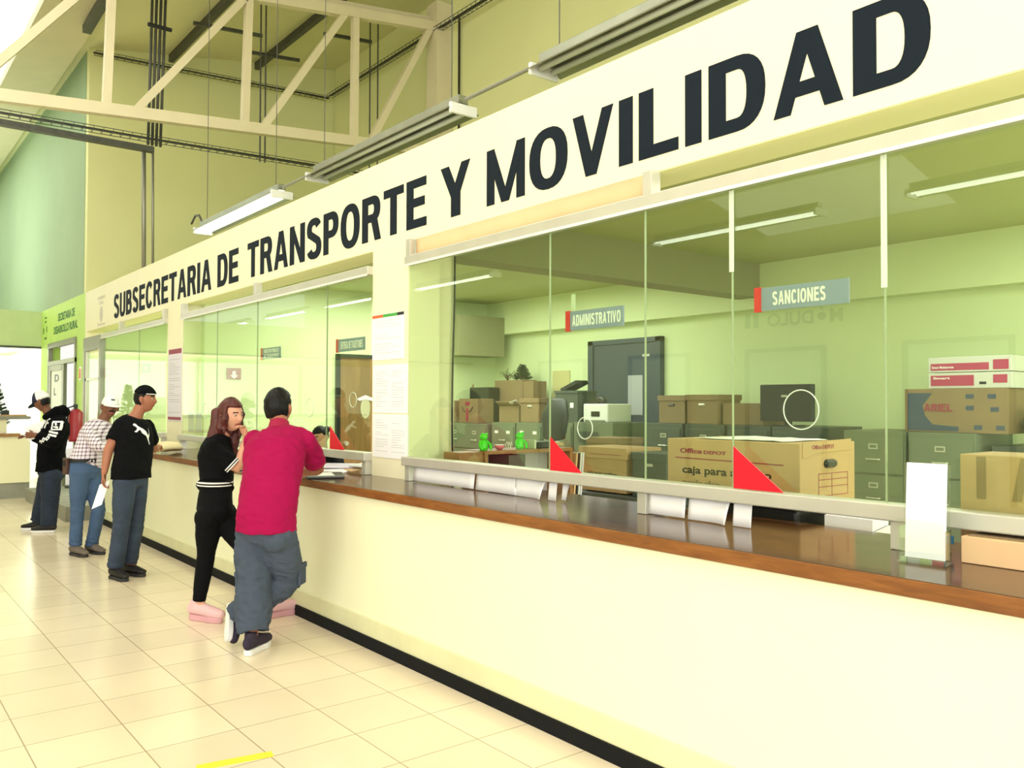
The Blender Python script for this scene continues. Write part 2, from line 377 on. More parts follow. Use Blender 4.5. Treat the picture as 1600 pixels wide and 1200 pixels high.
# office interior
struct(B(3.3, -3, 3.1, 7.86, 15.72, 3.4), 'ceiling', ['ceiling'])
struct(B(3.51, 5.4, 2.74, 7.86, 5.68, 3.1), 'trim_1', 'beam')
struct(B(7.72, -3, 2.62, 7.9, 10.3, 3.1), 'trim_2', 'office')
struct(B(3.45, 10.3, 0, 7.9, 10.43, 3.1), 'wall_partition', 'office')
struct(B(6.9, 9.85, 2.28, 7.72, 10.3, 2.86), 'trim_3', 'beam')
struct(B(3.51, 5.38, 0, 3.72, 5.7, 3.1), 'wall_partition_stub', 'cream')
struct(B(3.4, -3.1, 0, 7.9, -3, 3.4), 'wall_office_end', 'office')
# green section beyond
mb = MB()
mb.box(3.25, 15.72, 0, 3.45, 16.35, 3.46); mb.box(3.25, 18.85, 0, 3.45, 19.7, 3.46); mb.box(3.25, 16.35, 2.74, 3.45, 18.85, 3.46)
struct(mb, 'wall_green', 'lime')
struct(B(-8, 19.7, 2.73, 3.25, 31, 3.46), 'wall_end_lintel', 'mint')
struct(B(-8, 19.68, 2.69, 3.25, 19.72, 2.735), 'trim_4', 'dark_steel')
# aluminium door in the green wall
d = struct(MB(), 'door_1', 'alu_dark')
m_ = MB(); m_.box(3.22, 18.75, 0, 3.3, 18.85, 2.74); m_.box(3.22, 16.35, 0, 3.3, 16.42, 2.74); m_.box(3.217, 16.36, 2.645, 3.303, 18.84, 2.743); m_.box(3.21, 16.35, 2.3, 3.3, 18.8, 2.38)
m_.build('frame', 'alu_dark', d)
m_ = MB(); m_.box(3.22, 18.55, .02, 3.28, 18.7, 2.3); m_.box(3.22, 17.3, .02, 3.28, 17.45, 2.3); m_.box(3.22, 17.4, 2.2, 3.28, 18.6, 2.3); m_.box(3.22, 17.4, .02, 3.28, 18.6, .3)
m_.build('leaf_frame', 'alu_dark', d)
B(3.24, 17.45, .3, 3.25, 18.55, 2.2).build('leaf_glass', 'white2', d)
wtext('D', 3.238, 18.2, 17.8, 1.98, 2.12).build('lettering', 'black', d); wtext('L', 3.238, 18.25, 18.05, 1.72, 1.86).build('lettering', 'black', d)
struct(B(3.4, 16.35, 0, 3.46, 17.3, 2.74), 'wall_green_inner', 'lime_deep')
# yellow-and-white end panel below the lintel: bright glazed end of the hall
e = struct(MB(), 'window_5', 'alu')
m_ = MB()
for x in (-7.5, -4.5, -1.5, 1.5): m_.box(x, 24, 0, x+.08, 24.08, 2.73)
m_.box(-8, 24, 1.0, 3.25, 24.08, 1.06); m_.build('frame', 'alu', e)
struct(B(3.25, 19.7, 0, 3.45, 24.4, 3.46), 'wall_green_end', 'white')
struct(B(-8, 24.2, 0, 3.25, 24.4, 2.73), 'wall_end', 'white')
area('end_fill', (0, 19.95, 1.9), (.1, 1, -.05), 6, 1.4, 260, (.97, 1, .97))  # added lamp hidden behind the lintel, whitens the far end
area('mezzanine_glow', (1.0, 21.5, 3.6), (.55, -.1, 1), 2.6, 4, 190, (1, 1, .97))
# roof (slopes up to the right), with a daylight strip
def roofz(x): return 7.13+.166*x
def slab(x0, x1, y0, y1, t=.12, dz=0):
    return MB().add([(x0,y0,roofz(x0)+dz),(x1,y0,roofz(x1)+dz),(x1,y1,roofz(x1)+dz),(x0,y1,roofz(x0)+dz),(x0,y0,roofz(x0)+dz+t),(x1,y0,roofz(x1)+dz+t),(x1,y1,roofz(x1)+dz+t),(x0,y1,roofz(x0)+dz+t)],
                    [(0,3,2,1),(4,5,6,7),(0,1,5,4),(1,2,6,5),(2,3,7,6),(3,0,4,7)])
struct(slab(3.0, 8.1, -7, 31), 'ceiling_roof', 'tan')
struct(slab(2.2, 3.05, -7, 31, .3, -.15), 'trim_5', 'steel')
struct(slab(-8, -1.6, -7, 31), 'ceiling_roof_left', 'tan')
struct(slab(-1.6, 2.2, -7, 31, .05), 'window_4', 'sky')
m_ = MB()
for x in (4.6, 6.2): m_.add([(x-.04,-7,roofz(x)-.14),(x+.04,-7,roofz(x)-.14),(x+.04,15.7,roofz(x)-.14),(x-.04,15.7,roofz(x)-.14),(x-.04,-7,roofz(x)),(x+.04,-7,roofz(x)),(x+.04,15.7,roofz(x)),(x-.04,15.7,roofz(x))],[(0,3,2,1),(4,5,6,7),(0,1,5,4),(1,2,6,5),(2,3,7,6),(3,0,4,7)])
struct(m_, 'trim_6', 'dark_steel')
# opposite side of the hall (seen in the reflections)
m_ = MB(); m_.box(-8, -7, 0, -7.8, 31, 1.0); m_.box(-8, -7, 5.9, -7.8, 31, 6.9); m_.box(-8, 3.4, 1, -7.8, 31, 5.9)
struct(m_, 'wall_left', 'cream')
for i, y in enumerate((5.4, 8.6, 11.8, 15)):
    struct(B(-7.85, y, 0, -7.75, y+1.6, 2.6), 'door_%d' % (i+2), 'white2')
    m_ = MB(); m_.box(-7.76, y-.08, 0, -7.7, y, 2.68); m_.box(-7.76, y+1.6, 0, -7.7, y+1.68, 2.68); m_.box(-7.76, y-.08, 2.6, -7.7, y+1.68, 2.68)
    struct(m_, 'trim_%d' % (i+7), 'alu_dark')
t = thing('module_lettering', (-7.78, 9.3, 3.1), 'dark module lettering on the opposite hall wall, seen reversed in the glass', 'lettering')
text_mb('MÓDULO', (-7.78, 8.2, 3.1), (0, 1, 0), (0, 0, 1), 1.6, .32, .03).build('word', 'ink', t); [text_mb('1', (-7.78, 10.0+.2*q, 3.1), (0, 1, 0), (0, 0, 1), .12, .28, .03).build('digit', 'ink', t) for q in (0, 1)]
area('skylight_lamp', (.2, 8, 6.9), (.25, 0, -1), 3.6, 26, 260, (1, .99, .96))

# ---------------------------------------------------------------- counter
t = thing('service_counter', (2.9, 4.5, 0), 'long cream painted service counter base running under the office windows', 'counter')
B(2.735, -2.5, .19, 3.29, 12.4, .972).build('front_panel', 'counter_face', t)
B(2.718, -2.5, .075, 3.29, 12.42, .19).build('plinth', 'plinth', t, bevel=.004)
B(2.705, -2.5, 0, 3.28, 12.44, .075).build('kick_strip', 'black_kick', t)
ct = MB(); ct.box(2.70, -2.5, .975, 3.58, 12.45, 1.035)
ob = ct.build('countertop', ['wood', 'wood_edge'], bevel=.006)
for p in ob.data.polygons:
    if abs(p.normal.x) > .5 or abs(p.normal.y) > .5: p.material_index = 1
tag(ob, 'long glossy brown wooden countertop running along the cream counter', 'countertop')
struct(B(2.37, 12.46, 0, 3.24, 15.55, .2), 'trim_12', 'concrete')

# ---------------------------------------------------------------- glazed partitions
XG = 3.235
def window(idx, y0, y1, joints, posts, low_posts, z0=1.21, z1=2.6):
    wnd = struct(MB(), 'window_%d' % idx, 'alu')
    B(3.18, y0, z0-.065, 3.275, y1, z0).build('sill_rail', 'alu', wnd, bevel=.006)
    B(3.20, y0, z1, 3.275, y1, z1+.065).build('top_rail', 'alu', wnd, bevel=.005)
    B(3.195, y0, z1-.012, 3.2, y1, z1+.004).build('rail_lip', 'white2', wnd)
    for y in posts: B(3.2, y-.03, z1+.06, 3.27, y+.03, 2.785).build('post', 'alu', wnd, bevel=.003)
    for y in low_posts: B(3.2, y-.03, 1.036, 3.27, y+.03, z0-.06).build('post', 'alu', wnd, bevel=.003)
    js = [y0]+list(joints)+[y1]
    for a, b in zip(js[:-1], js[1:]):
        lo, hi = min(a, b), max(a, b)
        B(XG, lo+.002, z0-.01, XG+.006, hi-.002, z1+.01).build('pane', 'glass', wnd)
    for y in joints: B(XG-.002, y-.0022, z0, XG+.009, y+.0022, z1).build('pane_joint', 'joint', wnd)
    return wnd
w1 = window(1, 5.27, -2.5, (3.70, 2.955, 2.413, 1.682, .95, .2, -1.1), (5.22, 2.91), (5.22, 2.95, 1.62, -.1))
w2 = window(2, 10.43, 5.82, (9.25, 8.11, 6.58), (10.38, 8.11), (10.38, 8.11, 5.86))
w3 = window(3, 14.4, 11.09, (12.34,), (13.27, 11.14), (14.3, 11.14))
for y, zb in ((2.413, 2.21), (1.682, 2.06)):
    B(XG-.006, y-.012, zb, XG-.002, y+.012, 2.59).build('seam_strip', 'glass_edge', w1)
def ring(y, z, r, parent):
    m_ = MB(); pts = [(XG-.002, y+r*math.cos(a), z+r*math.sin(a)) for a in [2*PI*k/28 for k in range(29)]]
    m_.tube(pts, .0028, 6); m_.build('speaking_hole_ring', 'glass_edge', parent)
ring(2.057, 1.573, .085, w1); ring(3.40, 1.46, .06, w1); ring(6.9, 1.55, .08, w2); ring(9.6, 1.5, .085, w2); ring(6.1, 1.62, .06, w2)
# aluminium entrance door at the far end
d = struct(MB(), 'door_6', 'alu_dark')
m_ = MB(); m_.box(3.2, 15.5, .2, 3.28, 15.6, 2.66); m_.box(3.2, 14.4, .2, 3.28, 14.5, 2.66); m_.box(3.197, 14.41, 2.445, 3.283, 15.59, 2.663)
m_.build('frame', 'alu_dark', d)
m_ = MB(); m_.box(3.21, 14.5, .22, 3.26, 14.58, 2.44); m_.box(3.21, 15.42, .22, 3.26, 15.5, 2.44); m_.box(3.21, 14.5, 1.95, 3.26, 15.5, 1.99); m_.build('leaf_frame', 'alu', d)
B(3.235, 14.58, .3, 3.24, 15.42, 2.4).build('leaf_glass', 'glass', d)

# brown paper behind the gap above window 1
m_ = MB(); n = 40; vs = []
for i in range(n+1):
    y = 5.18-(5.18-2.96)*i/n
    for k, z in enumerate((2.635, 2.70, 2.782)): vs.append((3.245+.012*noise.noise(Vector((y*4, k*1.3, 0))), y, z))
fs = [(i*3+k, i*3+k+1, (i+1)*3+k+1, (i+1)*3+k) for i in range(n) for k in range(2)]
m_.add(vs, fs); o = m_.build('masking_paper', 'paper_brown', smooth=True); o.modifiers.new('solid', 'SOLIDIFY').thickness = .002
tag(o, 'wrinkled pinkish brown paper filling the gap above the office window beside the column', 'paper')

# ---------------------------------------------------------------- big painted lettering
t = thing('wall_lettering', (3.25, 8, 2.85), 'large dark slate letters reading SUBSECRETARIA DE TRANSPORTE Y MOVILIDAD on the beam', 'lettering')
WORDS = [('SUBSECRETARIA', 13.80, 9.50), ('DE', 9.30, 8.67), ('TRANSPORTE', 8.42, 5.05), ('Y', 4.87, 4.52), ('MOVILIDAD', 4.335, 1.50)]
for word, ya, yb in WORDS:
    for c, m_ in letters(word, 3.25, ya, yb, 2.866, 3.222): m_.build('letter', 'ink', t)
# faint crest at the far end
t = thing('painted_crest', (3.25, 14.6, 2.9), 'faint grey government crest painted at the far end of the sign beam', 'emblem')
M['faint'] = mat('faint_grey_paint', (205, 200, 186), .6)
m_ = wtext('GOBIERNO', 3.25, 14.85, 14.35, 3.24, 3.29, .0)
m_.v += []; m_.build('lettering', 'faint', t); wtext('DEL', 3.25, 14.75, 14.45, 3.16, 3.21, .0).build('lettering', 'faint', t)
m_ = MB(); m_.prism([(.1*math.cos(2*PI*k/16), .13*math.sin(2*PI*k/16)) for k in range(16)], (3.25, 14.6, 3.0), (0,-1,0), (0,0,1), (-.002,0,0)); m_.build('emblem', 'faint', t)
wtext('Zacatecas', 3.25, 14.85, 14.35, 2.82, 2.87, .0).build('lettering', 'faint', t)
t = thing('green_wall_lettering', (3.25, 17.4, 3.0), 'small dark green letters reading SECRETARIA DE DESARROLLO RURAL on the lime wall', 'lettering')
M['green_ink'] = mat('dark_green_paint', (40, 110, 50), .6)
wtext('SECRETARIA DE', 3.25, 18.0, 16.55, 3.13, 3.28, .03).build('lettering', 'green_ink', t)
wtext('DESARROLLO RURAL', 3.25, 18.4, 16.3, 2.9, 3.05, .03).build('lettering', 'green_ink', t)
for z, s_ in ((3.28, .1), (3.2, .08)): B(3.246, 19.25-s_, z, 3.25, 19.25+s_, z+.03).build('crest_mark', 'green_ink', t)
for q in ((19.42, 2.98, 19.48, 3.1), (19.1, 3.0, 19.16, 3.12), (19.15, 2.86, 19.35, 2.9)): B(3.246, q[0], q[1], 3.25, q[2], q[3]).build('crest_mark', 'green_ink', t)

# ---------------------------------------------------------------- truss, trays, pipes
t = thing('roof_truss', (4.5, 11.6, 5.2), 'cream painted steel roof truss crossing high above the office', 'truss')
YT = 11.6
def bc(x): return 5.13+.0795*x
def tc(x): return 6.72+.137*x
MB().bar((-2.5, YT, bc(-2.5)), (7.86, YT, bc(7.86)), .12, .15).build('bottom_chord', 'steel', t)
MB().bar((-2.5, YT, tc(-2.5)+.05), (7.86, YT, tc(7.86)+.05), .12, .15).build('top_chord', 'steel', t)
MB().bar((-2.5, YT+.14, tc(-2.5)+.2), (7.86, YT+.14, tc(7.86)+.2), .1, .12).build('top_chord', 'steel', t)
for a, b in (((2.607, 0), (2.66, 1)), ((4.411, 0), (4.46, 1)), ((6.132, 0), (6.14, 1)), ((.8, 0), (.85, 1)), ((-1, 0), (-.95, 1))):
    MB().bar((a[0], YT, bc(a[0])), (b[0], YT, tc(b[0])), .10, .10, (0, 1, 0)).build('upright', 'steel', t)
for a, b in ((2.95, 4.4), (4.673, 5.95), (6.41, 7.5), (1.1, 2.55), (-.7, .75)):
    MB().bar((a, YT, bc(a)+.02), (b, YT, tc(b)), .10, .10, (0, 1, 0)).build('diagonal', 'steel', t)
m_ = MB(); m_.box(7.55, 11.45, 3.42, 7.85, 11.75, 8.2); o = m_.build('wall_pilaster', 'steel'); o['kind'] = 'structure'
def ladder(name, pts, wd, label, ht=.05):
    t = thing(name, pts[0], label, 'cable tray')
    m_ = MB(); r_ = MB()
    for a, b in zip(pts[:-1], pts[1:]):
        a, b = Vector(a), Vector(b); d = (b-a).normalized(); s_ = d.cross(Vector((0, 0, 1))).normalized()
        for k in (-1, 1):
            m_.bar(a+s_*k*wd/2, b+s_*k*wd/2, .008, .008); m_.bar(a+s_*k*wd/2+Vector((0,0,ht)), b+s_*k*wd/2+Vector((0,0,ht)), .008, .008)
        L = (b-a).length; n = int(L/.12)
        for i in range(n):
            p = a+d*(i*.12); r_.bar(p-s_*wd/2, p+s_*wd/2, .006, .006)
            for k in (-1, 1): r_.bar(p+s_*k*wd/2, p+s_*k*wd/2+Vector((0,0,ht)), .006, .006)
    m_.build('side_wire', 'dark_steel', t); r_.build('rung', 'dark_steel', t, kind='stuff')
    for k in range(5):
        c_ = MB(); c_.tube([Vector(p)+Vector((random.uniform(-.03,.03), random.uniform(-.03,.03), .015+random.uniform(0,.02))) for p in pts], .011, 6)
        c_.build('cable', 'black', t)
    return t
ladder('cable_tray', [(-1.5, 12.2, 5.15), (3.3, 12.2, 5.22), (5.9, 12.2, 5.29), (7.8, 12.2, 5.33)], .16, 'dark wire cable tray crossing below the truss')
ladder('cable_tray', [(3.3, 15.5, 7.5), (7.6, 15.5, 7.7)], .12, 'thin wire cable tray along the top of the far yellow wall')
ladder('cable_tray', [(7.6, 15.4, 7.72), (7.6, -2, 7.72)], .12, 'thin wire cable tray along the top of the right yellow wall')
t = thing('conduit_bundle', (3.45, 12.2, 3.46), 'bundle of dark vertical conduits dropping from the roof to the sign beam', 'pipe')
for k in range(4): MB().tube([(3.32+k*.055, 12.34, 5.2), (3.36+k*.06, 12.34, 7.6)], .02, 8).build('conduit', 'dark_steel', t, smooth=True)
MB().tube([(3.29, 12.36, 3.46), (3.27, 12.36, 5.1)], .03, 8).build('conduit', 'alu_dark', t, smooth=True)
MB().tube([(3.41, 12.36, 3.46), (3.39, 12.36, 5.15)], .018, 8).build('conduit', 'alu_dark', t, smooth=True)
for k in (6.9,): MB().tube([(3.3, 12.34, k), (3.62, 12.34, k)], .03, 8).build('clamp', 'black', t)
rods = [(5.0, 5.3, 8.0), (5.08, 5.3, 8.0), (6.9, 3.45, 8.3), (7.05, 3.45, 8.3)]
for i, (x, a, b) in enumerate(rods):
    tag(MB().tube([(x, 12.5, a), (x, 12.5, b)], .012, 6).build('hanger_rod', 'dark_steel'), 'thin dark threaded rod hanging from the roof behind the truss', 'rod', 'threaded hanger rods behind the truss')
t = thing('cable_riser', (7.6, 10.9, 3.42), 'black vertical cables on the yellow wall beside the pilaster', 'cable')
MB().tube([(7.82, 12.0, 3.42), (7.8, 12.02, 5), (7.82, 12.0, 7.7)], .03, 8).build('cable', 'black', t, smooth=True)
MB().tube([(7.82, 11.2, 3.42), (7.82, 11.2, 7.9)], .018, 8).build('cable', 'black', t, smooth=True)
tag(B(-1.5, 12.14, 5.06, 3.35, 12.26, 5.13).build('cable_channel', 'dark_steel'), 'dark perforated steel channel under the left part of the lower cable tray', 'cable channel')
# small lattice brackets on the roof
for i, (x, y, L) in enumerate(((4.2, 13.2, 1.1), (6.3, 13.0, .9), (5.4, 14.2, 1.0))):
    z = roofz(x)-.35
    tag(MB().bar((x, y, z), (x+L, y, z+.1), .05, .05).build('roof_bracket', 'dark_steel'), 'short dark steel bracket bar under the roof sheets', 'bracket', 'dark brackets under the roof')
# sloped dark pipe top left
tag(MB().bar((2.9, 14.2, 7.35), (2.9, 10.3, 7.55), .12, .12).build('roof_duct', 'dark_steel'), 'dark steel duct under the roof at upper left', 'duct')
# ---------------------------------------------------------------- hanging fluorescent fixtures
def fixture(y0, lit, label, x=3.55, z=3.74, wires=True):
    L = 2.42; y1 = y0+L
    t = thing('hanging_lamp', (x, y0, z), label, 'lamp', None if wires else 'hanging lamps over the far side of the hall')
    B(x-.045, y0, z+.06, x+.045, y1, z+.12).build('housing', 'galv', t, bevel=.004)
    m_ = MB()
    for s_ in (-1, 1):
        m_.add([(x+s_*.03, y0, z+.06), (x+s_*.14, y0, z-.005), (x+s_*.14, y1, z-.005), (x+s_*.03, y1, z+.06), (x+s_*.03, y0, z+.068), (x+s_*.145, y0, z+.0), (x+s_*.145, y1, z+.0), (x+s_*.03, y1, z+.068)],
               [(0,1,2,3),(4,7,6,5),(0,4,5,1),(1,5,6,2),(2,6,7,3),(3,7,4,0)])
    m_.build('reflector', 'galv', t)
    for s_ in (-1, 1): MB().tube([(x+s_*.055, y0+.03, z+.012), (x+s_*.055, y1-.03, z+.012)], .02, 12).build('tube', 'lamp_on' if lit else 'lamp_off', t, smooth=True)
    for y in (y0-.015, y1-.01):
        B(x-.12, y, z-.03, x+.12, y+.03, z+.05).build('end_cap', 'white2', t, bevel=.008)
    if wires:
        m_ = MB()
        for y in (y0+.15, y1-.15): m_ = MB(); m_.tube([(x, y, z+.12), (x, y, roofz(x))], .004, 5); m_.build('hanging_wire', 'dark_steel', t)
    return t
fixture(8.28, True, 'lit fluorescent lamp hanging above the start of the sign, farthest of the row')
fixture(5.03, False, 'unlit fluorescent lamp hanging above the word TRANSPORTE, middle of the row')
fixture(1.70, False, 'unlit fluorescent lamp hanging above the word MOVILIDAD, nearest of the row')
for a, b, lab in ((4.14, 5.0, 'thin grey conduit linking the nearest and middle hanging lamps'), (7.47, 8.25, 'thin grey conduit linking the middle and lit hanging lamps')):
    tag(MB().tube([(3.55, a, 3.82), (3.55, b, 3.82)], .014, 8).build('conduit', 'alu_dark'), lab, 'pipe')
tag(MB().tube([(3.55, 10.69, 3.83), (3.55, 10.85, 3.98), (3.55, 11.0, 4.0), (3.55, 11.15, 3.92)], .014, 8).build('flex_conduit', 'dark_steel', smooth=True), 'bent dark flexible conduit at the lit lamp', 'pipe')
for y in (-1.65, 1.75, 5.2, 11.2, 15.0, 18.4, 22.0):
    fixture(y, True, 'lit fluorescent lamp hanging over the far side of the hall, seen reflected in the glass', -2.1, 3.74, False)
# ================================================================ things at the windows and on the counter
# ---- white sheets taped below the sill rail
def sheet(y0, y1, z0, z1, label, x=3.225, curl=0, grp='white sheets taped below the sill rail'):
    m_ = MB(); n = 12; vs = []
    for i in range(n+1):
        t_ = i/n; y = y0+(y1-y0)*t_
        dx = -curl*max(0, t_-.55)**2*4+.004*noise.noise(Vector((y*7, 1, 2)))
        vs += [(x+.01*0, y, z1), (x+dx*.6-.006, y, (z0+z1)/2), (x+dx-.012, y, z0)]
    m_.add(vs, [(i*3+k, i*3+k+1, (i+1)*3+k+1, (i+1)*3+k) for i in range(n) for k in range(2)])
    o = m_.build('paper_sheet', 'white', smooth=True); o.modifiers.new('solid', 'SOLIDIFY').thickness = .0008
    return tag(o, label, 'paper', grp)
sheet(5.16, 4.42, 1.042, 1.148, 'long white sheet taped under the sill rail just right of the column with notices')
sheet(4.40, 3.98, 1.04, 1.146, 'white sheet under the sill rail, second from the column with notices')
sheet(4.00, 3.72, 1.038, 1.15, 'curled white sheet under the sill rail left of the middle red triangle', curl=.05)
sheet(3.69, 3.62, 1.038, 1.15, 'narrow white folded strip under the sill rail below the middle red triangle', curl=.0)
sheet(3.60, 3.54, 1.045, 1.145, 'small crumpled white strip right of the narrow folded strip', curl=.03, x=3.25)
sheet(2.915, 2.68, 1.042, 1.15, 'white sheet under the sill rail just right of the mullion post')
sheet(2.66, 2.42, 1.04, 1.15, 'white sheet with lifted corner left of the nearest red triangle', curl=.04)
sheet(2.40, 2.30, 1.038, 1.15, 'narrow white strip directly below the nearest red triangle')
sheet(1.64, 1.545, 1.038, 1.15, 'narrow white strip behind the acrylic leaflet holder')
# ---- red triangles
def tri(y, label, s_=1):
    m_ = MB().prism([(0, 0), (.26*s_, 0), (0, .19)], (3.19, y, 1.214), (0, -1, 0), (0, 0, 1), (-.006, 0, 0))
    return tag(m_.build('red_triangle', 'red', bevel=.001), label, 'sign', None)
tri(3.636, 'middle red triangular acrylic marker standing on the sill rail')
tri(2.372, 'nearest and rightmost red triangular acrylic marker on the sill rail')
tri(6.41, 'farthest red triangular acrylic marker, left of the column with notices')
# ---- department signs on the glass
def dept(y0, y1, z0, z1, lines, label, tx0, tx1):
    t = thing('department_sign', (3.27, (y0+y1)/2, z0), label, 'sign', 'slate blue department signs on the glass')
    B(3.262, y0-.03, z0, 3.27, y1, z1).build('panel', 'sign_blue', t)
    B(3.258, y0, z0-.004, 3.274, y0-.036, z1+.004).build('red_end_strip', 'red', t)
    n = len(lines); h = (z1-z0)
    for i, l in enumerate(lines):
        zz = z1-h*(.5 if n == 1 else (.28 if i == 0 else .72)); hh = h*(.58 if n == 1 else .32)
        caps(l, 3.2615, tx0, tx1, zz-hh/2, zz+hh/2, depth=.0006, gap=.13).build('lettering', 'sign_white', t)
    return t
dept(3.59, 3.135, 2.013, 2.122, ['ADMINISTRATIVO'], 'slate sign reading ADMINISTRATIVO with red end strip', 3.535, 3.155)
dept(2.31, 1.85, 2.018, 2.122, ['SANCIONES'], 'slate sign reading SANCIONES with red end strip, nearest of the department signs', 2.215, 1.955)
dept(8.08, 7.61, 2.02, 2.13, ['REGISTRO PUBLICO', 'DE TRANSPORTE'], 'slate sign with two lines of white text in the middle office window', 8.0, 7.65)
dept(6.46, 5.97, 2.02, 2.125, ['ENTREGA DE TARJETONES'], 'slate sign reading ENTREGA DE TARJETONES above the brown door', 6.38, 6.0)
dept(14.38, 13.95, 1.99, 2.13, ['AREA'], 'small slate sign near the far aluminium door', 14.2, 14.05)
dept(12.33, 11.9, 1.99, 2.12, ['CAJA'], 'small slate sign on the far office window, right of its neighbour', 12.2, 12.0)
for y in (3.545,):
    tag(B(3.262, y, 2.13, 3.266, y-.03, 2.22).build('hanging_tab', 'glass_edge'), 'small translucent tab above the ADMINISTRATIVO sign', 'tab')
# ---- notices on the columns
def notice(y0, y1, z0, z1, label, top=None, lines=14, col='white', cols=1, x=3.25, bottom=None):
    t = thing('notice', (x, (y0+y1)/2, z0), label, 'notice')
    B(x-.004, y0, z0, x-.0005, y1, z1).build('sheet', col, t)
    H = z1-z0; W_ = y0-y1
    if top:
        for i, (c, f0, f1) in enumerate(top): B(x-.0055, y0-W_*f0, z1-H*.07, x-.004, y0-W_*f1, z1-H*.005).build('header_band', c, t)
    if bottom: B(x-.0055, y0-W_*.03, z0+H*.02, x-.004, y0-W_*.97, z0+H*.06).build('footer_band', bottom, t)
    m_ = MB(); rnd = random.Random(int(y0*1000+z0*77))
    for cI in range(cols):
        a = y0-W_*(.08+cI*.92/cols); b = y0-W_*(.92/cols*(cI+1)-.04/cols)
        for i in range(lines):
            zz = z1-H*(.15+.76*i/lines)
            if rnd.random() < .16: continue
            e = a-(a-b)*rnd.choice((1, 1, .95, .7, .5)); m_.box(x-.0052, a, zz, x-.004, e, zz+H*.006)
    m_.build('printed_text', 'text_grey', t, kind='stuff')
    return t
M['text_grey'] = mat('printed_grey_text', (176, 178, 182), .6); M['hdr_red'] = mat('wine_red_print', (150, 40, 70), .5); M['hdr_green'] = mat('green_print', (70, 170, 70), .5); M['hdr_orange'] = mat('orange_print', (240, 110, 60), .5)
notice(5.815, 5.345, 1.925, 2.275, 'white notice with coloured top border, highest on the near column', [('hdr_orange', 0, .35), ('hdr_green', .35, .8), ('black', .8, 1)], 12)
notice(5.80, 5.283, 1.52, 1.885, 'plain white two-column notice in the middle of the near column', None, 16, 'white', 2)
notice(5.80, 5.272, 1.18, 1.51, 'plain white two-column notice, lowest on the near column', None, 14, 'white', 2)
M['lilac'] = mat('pale_lilac_paper', (228, 224, 236), .6)
notice(11.04, 10.5, 1.36, 2.26, 'tall poster with wine red header on the far column', [('hdr_red', 0.03, .97)], 26, 'lilac', 1, 3.25, 'hdr_red')
t = thing('emergency_sign', (3.8, 10.3, 1.89), 'dark red emergency exit sign with white arrow on the office wall', 'sign')
B(3.72, 10.285, 1.88, 3.9, 10.298, 2.02).build('panel', 'hdr_red', t); m_ = MB(); m_.box(3.79, 10.28, 1.93, 3.83, 10.285, 1.98); m_.prism([(-.05, 0), (.05, 0), (0, -.04)], (3.81, 10.285, 1.93), (1,0,0), (0,0,1), (0,-.005,0)); m_.build('arrow', 'sign_white', t)
t = thing('small_notice', (3.24, 16.2, 2.0), 'small red and white sticker on the lime wall beside the far door', 'sticker')
B(3.24, 16.1, 1.97, 3.249, 15.95, 2.2).build('sheet', 'sign_white', t); B(3.237, 16.08, 2.0, 3.24, 15.97, 2.17).build('print', 'hdr_orange', t)
for y, lab in ((10.25, 'left of the two small sheets taped inside the middle window'), (9.98, 'right of the two small sheets taped inside the middle window')):
    tag(B(3.25, y, 1.25, 3.252, y-.2, 1.48).build('taped_sheet', 'lilac'), lab, 'paper')
# ---- leaflet holder on the counter
t = thing('leaflet_holder', (3.0, 1.43, 1.035), 'clear acrylic leaflet holder with a tall blank white sheet on the counter', 'holder')
m_ = MB(); m_.obox((3.02, 1.43, 1.04), (.05, .012, 0), (.009, -.082, 0), (0, 0, .003)); m_.obox((2.975, 1.43, 1.115), (.002, 0, 0), (.009, -.080, 0), (0, 0, .075)); m_.obox((3.02, 1.51, 1.1), (.045, .01, 0), (0, .0015, 0), (0, 0, .06)); m_.obox((3.02, 1.35, 1.1), (.045, .01, 0), (0, .0015, 0), (0, 0, .06))
m_.build('pocket', 'glass_clear', t)
MB().obox((3.035, 1.43, 1.215), (.0015, 0, .0), (.008, -.078, 0), (.006, 0, .170)).build('back_plate', 'glass_clear', t)
MB().obox((3.018, 1.425, 1.22), (.0012, 0, 0), (.007, -.068, 0), (.01, 0, .168)).build('leaflet', 'white', t)
# ---- cardboard box at the right edge
t = thing('cardboard_box', (3.35, 1.1, 1.035), 'cardboard box with brown tape strips at the right end of the counter', 'box')
B(3.30, 1.43, 1.038, 3.58, .9, 1.412).build('carton', 'kraft', t, bevel=.004)
M['box_l'] = mat('light_kraft', (222, 186, 140), .8, bump=.1)
for y, s_ in ((1.37, .0), (1.22, -.03)):
    m_ = MB(); m_.prism([(0, .155), (.032, .155), (.032+s_, 0), (s_, 0)], (3.2985, y, 1.25), (0, -1, 0), (0, 0, 1), (-.001, 0, 0)); m_.build('tape', 'tape', t)
t = thing('cardboard_box', (3.1, 1.1, 1.035), 'light cardboard carton lying on the counter below the sill rail at the right edge', 'box')
B(3.13, 1.355, 1.036, 3.29, .84, 1.13).build('carton', 'box_l', t, bevel=.003)
B(3.15, 1.34, 1.1305, 3.28, .85, 1.134).build('flap', 'kraft_d', t)
tag(B(3.262, 1.475, 1.075, 3.268, 1.44, 1.105).build('sticker', mat('blue_sticker', (60, 150, 210), .5)), 'small blue sticker below the sill rail left of the right-end box', 'sticker')
